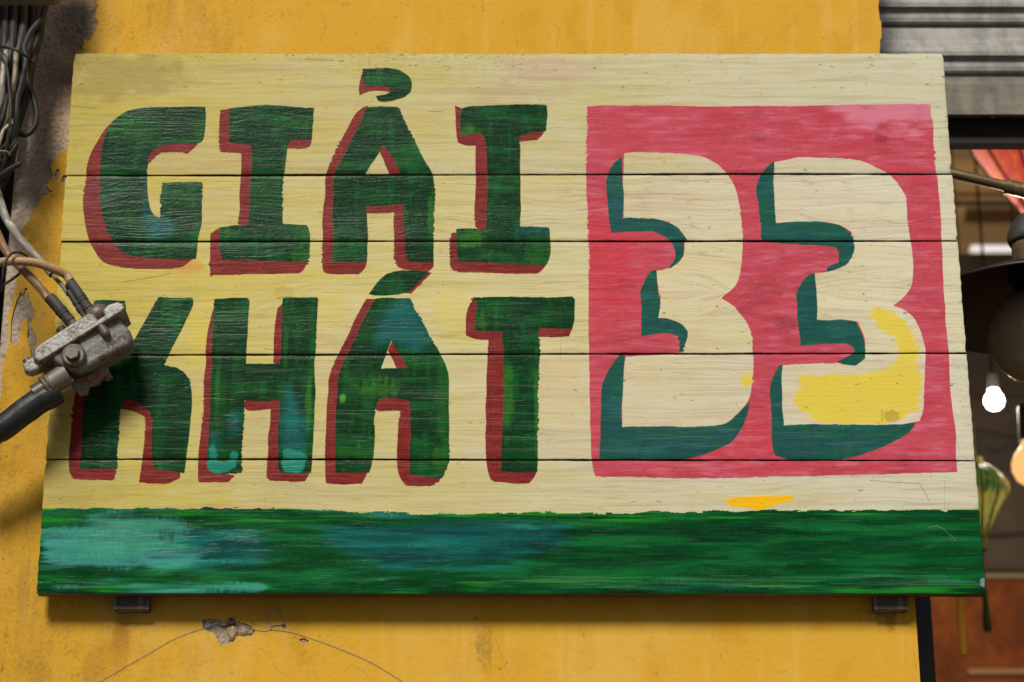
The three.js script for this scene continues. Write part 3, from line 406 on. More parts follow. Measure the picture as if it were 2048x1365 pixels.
// ---------------------------------------------------------------- the sign
const SEAMS = [[107, 107], [351.5, 347.5], [484, 482.5], [711, 707], [919, 922], [1187, 1187.5]];
{
  const sign = thing('wooden_sign', 'hand painted plank sign with green lettering and a pink square of digits', 'sign', [0, at(1024, 1187).y, 0]);
  const lx = (py) => 148 - 76 * (py - 107) / 1080, rx = (py) => 1886 + 86 * (py - 107) / 1080, base = sign.position.y;
  const tilt = [0.0, -0.9, -0.3, 0.25, 0.1], lift = [0, 0.0012, 0.0006, 0, 0.0008];
  for (let k = 0; k < 5; k++) {
    const gapOf = [0, 0.0017, 0.0008, 0.0011, 0.0016, 0], gap = 0, tl = at(lx(SEAMS[k][0]), SEAMS[k][0]), tr = at(rx(SEAMS[k][1]), SEAMS[k][1]), bl = at(lx(SEAMS[k + 1][0]), SEAMS[k + 1][0]), br = at(rx(SEAMS[k + 1][1]), SEAMS[k + 1][1]);
    if (k) { tl.y -= gap; tr.y -= gap; } if (k < 4) { bl.y += gap; br.y += gap; }
    const endJ = (t, right) => (noise(t * (right ? 16 : 12) + k * 31 + (right ? 7 : 99), 3.3) - 0.5) * 0.0016 + (noise(t * 90 + k * 17, right ? 8.8 : 4.1) - 0.5) * 0.0016 - (right ? 0.004 * Math.exp(-Math.pow((t - 0.97) / 0.03, 2)) * (k === 1 || k === 0 ? 1 : 0.3) : 0.0015 * Math.exp(-Math.pow((t - 0.02) / 0.04, 2)));
    const edgeJ = (s, top) => (noise(s * 40 + k * 13 + (top ? 5 : 0), top ? 1.7 : 6.2) - 0.5) * 0.0009 + (noise(s * 220 + k * 7, top ? 9.1 : 2.6) - 0.5) * 0.0005;
    const NS = 260, NT2 = 26, th = 0.02, ch = 0.0011, pos = [], uv = [], idx = [], sv = [], tv = [];
    for (let i = 0; i <= NS; i++) sv.push(i === 0 ? 0 : i === NS ? 1 : 0.0009 + (i - 1) / (NS - 2) * 0.9982);
    for (let j = 0; j <= NT2; j++) tv.push(j === 0 ? 0 : j === NT2 ? 1 : 0.006 + (j - 1) / (NT2 - 2) * 0.988);
    const point = (s, t) => {
      const p = new THREE.Vector3().lerpVectors(V3().lerpVectors(tl, tr, s), V3().lerpVectors(bl, br, s), t);
      p.y += (1 - t) * (edgeJ(s, true) * (k ? 1 : 1.4) - gapOf[k] * (0.55 + 0.9 * noise(s * 4 + k * 5, 2.2))) + t * (edgeJ(s, false) + gapOf[k + 1] * (0.55 + 0.9 * noise(s * 4 + k * 5 + 5, 7.7))); p.x += s > 0.5 ? endJ(t, true) * sst(0.98, 1, s) : -endJ(t, false) * sst(0.02, 0, s);
      p.z = lift[k] + (0.5 - t) * (tl.y - bl.y) * Math.tan(THREE.MathUtils.degToRad(tilt[k])) + 0.0016 * (noise(s * 3 + k * 9, t * 2) - 0.5); return p;
    };
    const put = (p, z) => { pos.push(p.x, p.y - base, z); uv.push((p.x - SX0) * PPM / SW, 1 - (SY1 - p.y) * PPM / SH); return pos.length / 3 - 1; };
    const id = [];
    for (let j = 0; j <= NT2; j++) for (let i = 0; i <= NS; i++) { const p = point(sv[i], tv[j]), e = i === 0 || i === NS || j === 0 || j === NT2; id.push(put(p, p.z - (e ? ch : 0))); }
    const at2 = (i, j) => id[j * (NS + 1) + i];
    for (let j = 0; j < NT2; j++) for (let i = 0; i < NS; i++) idx.push(at2(i, j), at2(i, j + 1), at2(i + 1, j), at2(i + 1, j), at2(i, j + 1), at2(i + 1, j + 1));
    const front = idx.length, ring = [];
    for (let i = 0; i < NS; i++) ring.push([i, 0]); for (let j = 0; j < NT2; j++) ring.push([NS, j]); for (let i = NS; i > 0; i--) ring.push([i, NT2]); for (let j = NT2; j > 0; j--) ring.push([0, j]);
    const strip = (side) => { for (let n = 0; n < side.length - 1; n++) { const q = []; for (const [i, j] of [side[n], side[n + 1]]) { const p = point(sv[i], tv[j]); q.push(put(p, p.z - ch), put(p, p.z - th)); } idx.push(q[0], q[2], q[1], q[2], q[3], q[1]); } };
    strip([...ring, ring[0]]);
    { const q = [[0, 0], [NS, 0], [NS, NT2], [0, NT2]].map(([i, j]) => { const p = point(sv[i], tv[j]); return put(p, p.z - th); }); idx.push(q[0], q[1], q[2], q[0], q[2], q[3]); }
    const g = new THREE.BufferGeometry(); g.setAttribute('position', new THREE.Float32BufferAttribute(pos, 3)); g.setAttribute('uv', new THREE.Float32BufferAttribute(uv, 2)); g.setIndex(idx); g.computeVertexNormals();
    g.addGroup(0, front, 0); g.addGroup(front, idx.length - front, 1);
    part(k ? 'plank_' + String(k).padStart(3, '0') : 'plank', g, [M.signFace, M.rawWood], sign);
  }
  for (const [x0, x1] of [[228, 298], [1748, 1816]]) {     // battens behind, their ends showing below
    const a = at(x0, 1222, -0.03), b = at(x1, 1222, -0.03), top = at(1024, 125, -0.03).y;
    const g = new RoundedBoxGeometry(b.x - a.x, top - a.y, 0.025, 2, 0.0006); g.translate((a.x + b.x) / 2, (top + a.y) / 2 - base, -0.0342); part('batten', g, M.batten, sign);
  }
}

// ---------------------------------------------------------------- cables and the cable splitter at the left
const tubeUV = (g, len, r) => { const uv = g.attributes.uv; for (let i = 0; i < uv.count; i++) uv.setXY(i, uv.getX(i) * len / 0.1, uv.getY(i)); return g; };
function tube(list, rpx, seg = 60, rad = 10, closed = false) {
  const p = list.map(([x, y, z]) => at(x, y, z)), c = new THREE.CatmullRomCurve3(p, closed, 'centripetal');
  return tubeUV(new THREE.TubeGeometry(c, seg, rpx * 0.00077, rad, closed), c.getLength());
}
const cableMat = (r, g, b, ro = 0.62) => std({ color: C(r * 1.6, g * 1.6, b * 1.6), roughness: ro, map: dustMap, bumpMap: bumpGrime, bumpScale: 0.0006 });
M.blackCable = cableMat(0.022, 0.02, 0.018); M.greyCable = cableMat(0.055, 0.05, 0.043); M.tanCable = cableMat(0.3, 0.23, 0.16); M.paleCable = cableMat(0.42, 0.39, 0.34); M.brownCable = cableMat(0.36, 0.2, 0.1); M.trunk = cableMat(0.02, 0.022, 0.027, 0.5);
const BG = 'dark cables of the hanging bundle';
for (const [list, r, m] of [
  [[[92, 10, 0.03], [80, 40, 0.05], [61, 64, 0.06], [48, 94, 0.07], [51, 123, 0.08], [43, 164, 0.08], [35, 195, 0.08], [31, 236, 0.08], [27, 290, 0.07], [10, 360, 0.02], [-30, 420, 0]], 7, M.blackCable],
  [[[78, 5, 0], [70, 50, 0.02], [60, 90, 0.03], [66, 118, 0.04], [50, 160, 0.05], [30, 210, 0.06], [22, 260, 0.05], [0, 330, 0.03], [-30, 370, 0]], 7, M.greyCable],
  [[[60, 5, -0.02], [52, 60, 0.02], [42, 108, 0.05], [40, 150, 0.04], [44, 200, 0.03], [26, 270, 0.02], [-10, 330, 0]], 8, M.blackCable],
  [[[40, 5, -0.02], [34, 60, 0.03], [28, 104, 0.06], [14, 160, 0.04], [16, 230, 0.02], [-20, 300, 0]], 8, M.blackCable],
  [[[22, 5, 0], [18, 60, 0.04], [16, 100, 0.07], [20, 150, 0.05], [4, 240, 0.05], [-30, 300, 0]], 8, M.greyCable],
  [[[6, 5, 0], [4, 60, 0.04], [3, 100, 0.06], [-4, 180, 0.05], [-20, 260, 0]], 8, M.blackCable],
  [[[50, 120, 0.04], [52, 170, 0.04], [36, 230, 0.05], [20, 265, 0.07], [14, 300, 0.07], [-10, 345, 0.03]], 4, M.blackCable],
  [[[36, 276, 0.07], [30, 292, 0.08], [22, 304, 0.08], [6, 321, 0.07], [-20, 336, 0.05]], 3, M.greyCable],
  [[[33, 268, 0.07], [28, 284, 0.08], [18, 298, 0.08], [2, 312, 0.07], [-20, 324, 0.05]], 3, M.greyCable],
  [[[36, 220, 0.05], [28, 250, 0.06], [10, 290, 0.07], [-10, 310, 0.06]], 4, M.blackCable],
  [[[70, 20, -0.03], [55, 100, -0.01], [34, 180, -0.02], [26, 300, -0.03], [-10, 390, -0.04]], 9, M.blackCable],
  [[[14, 20, -0.03], [10, 120, -0.02], [24, 220, -0.02], [8, 340, -0.03], [-20, 400, -0.04]], 9, M.blackCable],
  [[[84, 0, -0.01], [80, 50, 0.0], [70, 100, 0.02], [60, 140, 0.03], [52, 190, 0.03], [30, 260, 0.0], [0, 340, -0.03], [-30, 400, -0.04]], 10, M.blackCable],
  [[[66, 0, 0.0], [64, 50, 0.02], [56, 100, 0.04], [44, 150, 0.05], [30, 220, 0.03], [-14, 300, 0]], 9, M.blackCable],
  [[[46, 0, 0.01], [46, 50, 0.04], [36, 100, 0.06], [20, 150, 0.05], [4, 210, 0.05], [-20, 240, 0.04]], 9, M.greyCable],
  [[[28, 0, 0.01], [26, 50, 0.05], [22, 100, 0.07], [8, 150, 0.07], [-10, 200, 0.05]], 9, M.blackCable],
  [[[8, 0, 0.01], [10, 50, 0.05], [8, 100, 0.07], [10, 170, 0.04], [-14, 250, 0.02]], 9, M.blackCable],
]) single('bundled_cable', tube(list, r, 80), m, 'dark dusty cable hanging in the tangled bundle at upper left', 'cable', BG);
single('looped_cable', tube([[84, 40, 0.02], [72, 86, 0.03], [61, 123, 0.04], [55, 154, 0.05], [66, 195, 0.05], [73, 226, 0.05], [69, 252, 0.05], [55, 268, 0.05], [40, 268, 0.05], [31, 252, 0.05], [24, 210, 0.03]], 6.2, 90), M.blackCable, 'thick dark cable bent into a round loop beside the bare plaster', 'cable');
single('tan_cable', tube([[33, 96, 0.06], [31, 118, 0.085], [29, 154, 0.09], [25, 180, 0.085], [20, 215, 0.07], [6, 260, 0.05], [-20, 300, 0.03]], 6, 60), M.tanCable, 'dusty tan cable in the middle of the dark bundle', 'cable');
single('pale_cable', tube([[14, 96, 0.06], [10, 115, 0.08], [4, 160, 0.085], [1, 205, 0.08], [-12, 250, 0.06]], 7, 50), M.paleCable, 'short pale cable at the left edge of the dark bundle', 'cable');
single('thin_grey_cable', tube([[-4, 100, 0.09], [12, 133, 0.1], [18, 185, 0.1], [20, 236, 0.1], [14, 280, 0.09], [6, 330, 0.07], [-10, 360, 0.05]], 3, 60), M.greyCable, 'thin grey cable crossing in front of the pale and tan cables', 'cable');
single('cream_cable', tube([[-8, 310, 0.08], [0, 282, 0.09], [6, 262, 0.09], [14, 253, 0.09], [24, 246, 0.08], [30, 230, 0.06]], 4, 50), cableMat(0.42, 0.36, 0.24), 'cream cable curving out of the lower end of the bundle', 'cable');
single('cut_cable', (() => { const a = tube([[-20, 362, 0.06], [0, 352, 0.07], [17, 340, 0.075], [37, 329, 0.08]], 6, 30), e = at(37, 329, 0.08), c = new THREE.SphereGeometry(0.0046, 12, 8); c.translate(e.x, e.y, e.z); return mergeGeometries([a, c]); })(), M.blackCable, 'black cut off cable end pointing right below the bundle', 'cable');
single('grey_wire', tube([[-6, 303, 0.09], [4, 302, 0.095], [14, 304, 0.09], [20, 310, 0.08]], 2, 20, 8), M.paleCable, 'short whitish wire end at the left edge below the bundle', 'wire');
single('binding_tie', tube([[-4, 92, 0.085], [10, 94, 0.105], [24, 97, 0.112], [40, 105, 0.11], [54, 114, 0.1], [64, 124, 0.07], [66, 122, 0.03], [50, 112, 0.0], [20, 100, -0.01], [-4, 96, 0.02]], 3, 80), M.blackCable, 'black tie wound round the cable bundle', 'cable tie');

// trunk, feeder cables and their tie
const SZ = 0.074;
single('peeling_cable', tube([[-14, 360, 0.030], [2, 410, 0.042], [14, 442, 0.052], [34, 472, 0.057], [60, 502, 0.057], [84, 526, 0.057], [104, 549, 0.062]], 8.5, 70, 14), M.paleCable, 'grey white cable with peeling sheath running down to the cable splitter', 'cable');
single('peeled_core', tube([[94, 537, 0.058], [106, 552, 0.062], [116, 563, 0.067], [127, 576, 0.076], [136, 590, 0.080]], 4.5, 24), M.tanCable, 'bare thinner core at the lower end of the peeling cable', 'cable');
{
  // printed lettering along the upper brown cable
  const c = document.createElement('canvas'); c.width = 1024; c.height = 128; const x = c.getContext('2d'); x.fillStyle = '#b28a63'; x.fillRect(0, 0, 1024, 128);
  for (let i = 0; i < 2600; i++) { x.fillStyle = rnd() < 0.5 ? 'rgba(70,45,28,0.22)' : 'rgba(225,190,150,0.14)'; x.fillRect(rnd() * 1024, rnd() * 128, rr(2, 26), rr(1, 5)); }
  x.fillStyle = '#2c1d12'; x.font = 'bold 34px sans-serif'; x.fillText('LHE 2003  057m', 300, 52);
  const t = new THREE.CanvasTexture(c); t.colorSpace = THREE.SRGBColorSpace; t.wrapS = t.wrapT = THREE.RepeatWrapping; t.repeat.set(0.5, -1); t.offset.set(0.1, 0.82);
  single('printed_cable', tube([[-30, 540, 0.072], [-4, 526, 0.092], [16, 523, 0.097], [44, 523, 0.097], [76, 527, 0.094], [106, 538, 0.087], [132, 551, 0.077], [141, 563, 0.078]], 9, 70, 16), std({ map: t, roughness: 0.55, bumpMap: bumpGrime, bumpScale: 0.0005 }), 'brown cable with printed lettering, upper of the two entering the splitter', 'cable');
}
single('brown_cable', tube([[-22, 430, 0.042], [-6, 468, 0.052], [10, 500, 0.062], [32, 526, 0.072], [58, 553, 0.077], [87, 585, 0.077], [96, 598, 0.078]], 9, 70, 16), M.brownCable, 'plain brown cable, lower of the two entering the splitter', 'cable');
single('cable_tie', tube([[-2, 585, 0.092], [4, 560, 0.112], [6, 538, 0.117], [12, 520, 0.117], [22, 508, 0.112], [36, 505, 0.102], [48, 509, 0.092], [55, 517, 0.072], [48, 535, 0.052], [38, 548, 0.072], [24, 559, 0.092], [8, 570, 0.107]], 2.8, 90, 8, true), std({ color: C(0.02, 0.018, 0.016), roughness: 0.5 }), 'black cable tie looped round the two brown cables', 'cable tie');
const dot = single('trunk_cable', (() => {
  const list = [[-60, 905, 0.057], [-20, 872, 0.062], [14, 850, 0.066], [50, 822, 0.068], [84, 799, 0.069], [118, 783, 0.067]], p = list.map(([x, y, z]) => at(x, y, z)), c = new THREE.CatmullRomCurve3(p);
  const g = new THREE.TubeGeometry(c, 90, 1, 28), q = g.attributes.position, n = g.attributes.normal, L = c.getLength();
  for (let i = 0; i < q.count; i++) { const t = g.attributes.uv.getX(i), a = g.attributes.uv.getY(i), o = c.getPointAt(clamp(t)); const r = 0.0192 * (1 + 0.07 * sst(0.3, 0.34, t) - 0.03 * Math.exp(-Math.pow((t - 0.3) / 0.02, 2)) + 0.05 * (noise(t * 9, a * 4 % 4) - 0.5) - 0.12 * sst(0.93, 1, t)); q.setXYZ(i, o.x + n.getX(i) * r, o.y + n.getY(i) * r, o.z + n.getZ(i) * r); }
  g.computeVertexNormals(); return tubeUV(g, L);
})(), M.trunk, 'thick black trunk cable leaving the splitter to the lower left', 'cable');

{
  const o = at(160, 706, SZ), dev = thing('cable_splitter', 'weathered grey cast metal cable splitter hanging before the left edge of the sign', 'splitter', [o.x, o.y, o.z]);
  dev.rotation.z = THREE.MathUtils.degToRad(35.8); dev.scale.setScalar(0.000755);
  const mg = metalGrime.clone(); mg.repeat.set(1 / 130, 1 / 130); const bg = bumpGrime.clone(); bg.repeat.set(1 / 60, 1 / 60);
  const cast = std({ map: mg, color: C(0.66, 0.64, 0.605), roughness: 0.5, metalness: 0.35, bumpMap: bg, bumpScale: 0.0009 }), dirty = std({ map: mg, color: C(0.62, 0.52, 0.42), roughness: 0.8, metalness: 0.2, bumpMap: bg, bumpScale: 0.0015 }), dark = std({ color: C(0.075, 0.068, 0.058), roughness: 0.68, map: dustMap }), steel = std({ map: mg, color: C(0.5, 0.5, 0.5), roughness: 0.45, metalness: 0.35 }), rust = std({ color: C(0.42, 0.22, 0.11), roughness: 0.9, map: dustMap });
  const ext = (list, depth, w0, bevel, seg = 3) => { const s = new THREE.Shape(list.map(([u, v]) => new THREE.Vector2(u, v))); const g = new THREE.ExtrudeGeometry(s, { depth: depth - 2 * bevel, bevelEnabled: true, bevelSize: bevel, bevelThickness: bevel, bevelSegments: seg, bevelOffset: -bevel }); g.translate(0, 0, w0 + bevel); return g; };
  const tr = (g, u, v, w) => { g.translate(u, v, w); return g; };
  // body with a sloped right end
  const body = ext([[-60, 24], [-52, -8], [-40, -30], [-24, -44], [-6, -47], [88, -50], [100, -44], [108, -24], [104, 6], [92, 24]], 76, -42, 9, 4);
  { const p = body.attributes.position; for (let i = 0; i < p.count; i++) { const u = p.getX(i), v = p.getY(i), w = p.getZ(i); if (w > 0) p.setZ(i, w - 10 * sst(40, 105, u) - 8 * sst(0, -50, v)); } body.computeVertexNormals(); }
  const grimy = std({ map: mg, color: C(0.5, 0.475, 0.44), roughness: 0.6, metalness: 0.3, bumpMap: bg, bumpScale: 0.0014 });
  part('body', body, grimy, dev);
  part('cover', ext([[-84, 16], [-88, 30], [-80, 44], [-62, 50], [58, 50], [66, 40], [66, 20], [54, 15]], 84, -46, 6, 4), cast, dev);
  part('cover_rim', ext([[-82, 14], [-82, 22], [60, 23], [112, 23], [124, 20], [124, 12], [112, 10], [56, 11]], 90, -48, 3.5, 3), cast, dev);
  // rounded boss where the upper feeder enters, and the end lugs
  { const g = new THREE.SphereGeometry(1, 28, 18); g.scale(27, 23, 27); part('inlet_boss', tr(g, 73, 44, 10), cast, dev); }
  part('lug', ext([[80, 20], [84, 38], [100, 42], [120, 36], [127, 24], [122, 12], [84, 12]], 26, 12, 6, 4), cast, dev);
  { const l = part('lug', ext([[-78, 12], [-80, 36], [-98, 42], [-112, 36], [-116, 22], [-108, 12], [-92, 8]], 30, -4, 6, 4), cast, dev); const sc = cyl(8, 8, 9, 20); part('screw', tr(sc, -99, 44, 10), steel, l); const hd = cyl(7, 9, 4, 20); part('washer', tr(hd, -99, 40, 10), steel, l); }
  { const g = new THREE.CapsuleGeometry(9.5, 22, 6, 18); part('cover_post', tr(g, 63, 4, 31), cast, dev); }
  // hexagon plug on its round boss
  { const b = part('plug_boss', (() => { const g = new THREE.LatheGeometry([[0, 0], [25, 0], [25, 8], [22, 12], [19, 12.5], [18, 11], [0, 11]].map(([r, y]) => new THREE.Vector2(r, y)), 36); g.rotateX(Math.PI / 2); return tr(g, -17, -12, 30); })(), cast, dev); const h = cyl(14, 15, 13, 6, 'z'); h.rotateZ(0.3); part('plug_bolt', tr(h, -17, -12, 47), steel, b); }
  // outlet neck, ring, nut
  part('outlet_neck', (() => { const g = new THREE.LatheGeometry([[25, -46], [24, -70], [23, -84], [25, -85], [26, -88], [25, -91], [22, -92], [22, -94], [25, -95], [25.5, -98], [24, -101], [18, -101]].map(([r, y]) => new THREE.Vector2(r, y)), 36); g.rotateZ(-Math.PI / 2); return tr(g, 0, -24, 2); })(), cast, dev);
  part('outlet_nut', tr(cyl(20, 20, 26, 6, 'x'), -112, -25, 4), steel, dev);
  // rusty clamp behind the lower side
  { const c = part('clamp', ext([[-52, -38], [-48, -66], [-34, -72], [-22, -60], [-4, -68], [8, -62], [20, -68], [30, -56], [26, -40]], 34, -44, 5, 3), dirty, dev); const g = new THREE.IcosahedronGeometry(1, 3), p = g.attributes.position; for (let i = 0; i < p.count; i++) { const k = 0.7 + 0.6 * fbm(p.getX(i) * 2 + 4, p.getY(i) * 2 + p.getZ(i), 3); p.setXYZ(i, p.getX(i) * k * 22, p.getY(i) * k * 9, p.getZ(i) * k * 12); } g.computeVertexNormals(); part('rust_crust', tr(g, -12, -56, -12), rust, c); part('clamp_nut', tr(cyl(9, 9, 16, 6), 20, -66, -26), dirty, c); }
  // two big connectors, a thin one and a blind cap, all standing on the cover
  const lathe = (list) => new THREE.LatheGeometry(list.map(([r, y]) => new THREE.Vector2(r, y)), 28);
  const big = () => lathe([[8, 92], [11.5, 91], [12.5, 88], [12.5, 60], [12, 56], [13.2, 54], [13.2, 47], [12, 45], [12.6, 44], [12.6, 38], [11, 36], [10, 30]]);
  for (const [u, v, w, a] of [[64, 48, 14, 0], [21, 48, 10, 0.09]]) {
    const boot = big(); boot.rotateZ(a); const c = part('connector', tr(boot, u, v, w), dark, dev);
    const n = cyl(12.5, 13.5, 17, 6); n.translate(0, 27, 0); n.rotateZ(a); part('nut', tr(n, u, v, w), dark, c); const th = lathe([[10, 20], [11, 18], [9.5, 16.5], [11, 15], [9.5, 13.5], [11, 12], [9.5, 10.5], [11, 9], [9.5, 7.5], [11, 6], [12, -4]]); th.rotateZ(a); part('thread', tr(th, u, v, w), dirty, c);
  }
  { const g = lathe([[3, 78], [6.5, 76], [6.5, 52], [5.5, 50], [7.5, 48], [7.5, 40], [5, 38], [7.5, 33], [7.5, 22], [5.5, 20], [6, 0]]); g.rotateZ(-0.05); part('thin_connector', tr(g, 48, 48, 16), dark, dev); }
  part('blind_cap', tr(lathe([[0, 25], [8, 25], [10.5, 22], [10.5, 6], [9, 4], [9, -4]]), -5, 49, -4), dark, dev);
}

// grey box at the upper left corner
{
  const a = at(-200, 24, 0.03), b = at(130, 24, 0.03), t = at(0, -160, 0.03), g = thing('metal_box', 'weathered beige metal box end above the cable bundle', 'box', [(a.x + b.x) / 2, a.y, 0.03]);
  const m = std({ color: C(0.45, 0.41, 0.31), roughness: 0.6, map: dustMap, bumpMap: bumpGrime, bumpScale: 0.0008 }), w = b.x - a.x, h = t.y - a.y;
  const rrect = (x0, x1, y0, y1, r) => { const s = new THREE.Shape(); s.moveTo(x0 + r, y0); s.lineTo(x1 - r, y0); s.quadraticCurveTo(x1, y0, x1, y0 + r); s.lineTo(x1, y1 - r); s.quadraticCurveTo(x1, y1, x1 - r, y1); s.lineTo(x0 + r, y1); s.quadraticCurveTo(x0, y1, x0, y1 - r); s.lineTo(x0, y0 + r); s.quadraticCurveTo(x0, y0, x0 + r, y0); return s; };
  const e = new THREE.ExtrudeGeometry(rrect(-w / 2, w / 2, 0, h, 0.022), { depth: 0.022, bevelEnabled: true, bevelSize: 0.004, bevelThickness: 0.004, bevelSegments: 3 }); e.translate(0, 0, 0.03); part('housing', e, m, g);
  const f = new THREE.ExtrudeGeometry(rrect(-w / 2 + 0.008, w / 2 - 0.01, 0.009, h - 0.01, 0.02), { depth: 0.008, bevelEnabled: true, bevelSize: 0.003, bevelThickness: 0.003, bevelSegments: 3 }); f.translate(0, 0, 0.055); part('lid', f, m, g);
}

// tie wire on the wall below the sign
{
  const w = thing('steel_wire', 'thin bent steel wire with a small loop on the wall below the sign', 'wire', [0, 0, 0]), m = std({ color: C(0.3, 0.3, 0.29), roughness: 0.5, metalness: 0.4 });
  part('strand', tube([[180, 1372, -0.0443], [240, 1338, -0.0443], [300, 1304, -0.0446], [350, 1276, -0.0448], [400, 1258, -0.0450], [434, 1247, -0.0451], [456, 1244, -0.0452], [480, 1249, -0.0451], [510, 1259, -0.0450], [530, 1262, -0.0450], [541, 1259, -0.0450], [552, 1260, -0.0451], [580, 1264, -0.0449], [620, 1276, -0.0448], [680, 1298, -0.0447], [740, 1324, -0.0446], [820, 1372, -0.0445]], 0.55, 220, 8), m, w);
  part('loop', tube([[541, 1259, -0.0446], [540, 1248, -0.0444], [537, 1233, -0.0439], [541, 1223, -0.0435], [549, 1218, -0.0433], [557, 1223, -0.0435], [563, 1234, -0.0439], [564, 1244, -0.0444], [558, 1250, -0.0447], [550, 1250, -0.0449], [542, 1253, -0.0447]], 0.9, 90, 8), m, w);
  part('knot', tube([[455, 1242, -0.0453], [460, 1248, -0.0442], [466, 1242, -0.0451], [462, 1238, -0.0446], [457, 1246, -0.0444], [468, 1247, -0.0451]], 2.4, 50, 8), std({ color: C(0.09, 0.065, 0.045), roughness: 0.9 }), w);
}

// ---------------------------------------------------------------- dark gap and the neighbouring house at the left
M.neighbour = std({ color: C(0.16, 0.14, 0.12), roughness: 0.95, map: dustMap, bumpMap: bumpGrime, bumpScale: 0.004 });
single('neighbour_wall', box(-4.6, -1.12, 0, 6.2, -1.6, -0.1), M.neighbour, 'dim grey wall beyond the gap at the far left', 'wall');
single('gap_wall', box(-1.119, WX0 - 0.001, 0, 6.2, -1.6, -1.3), M.neighbour, 'dark wall closing the narrow gap behind the cables', 'wall');

// slab and upstands added out of view to shade the left of the wall
{
  const b = thing('light_blocker', 'unseen concrete slab added to shade the wall from the left', 'light_blocker', [-3.4, 4.95, 0]);
  part('slab', box(-1.6, 1.3, 0, 0.16, -0.099, 3.1), M.neighbour, b); part('blocker_upstand', box(-1.6, 1.3, 0.161, 1.1, 2.98, 3.1), M.neighbour, b); part('blocker_upstand', box(1.18, 1.3, 0.161, 1.1, -0.099, 2.979), M.neighbour, b);
}

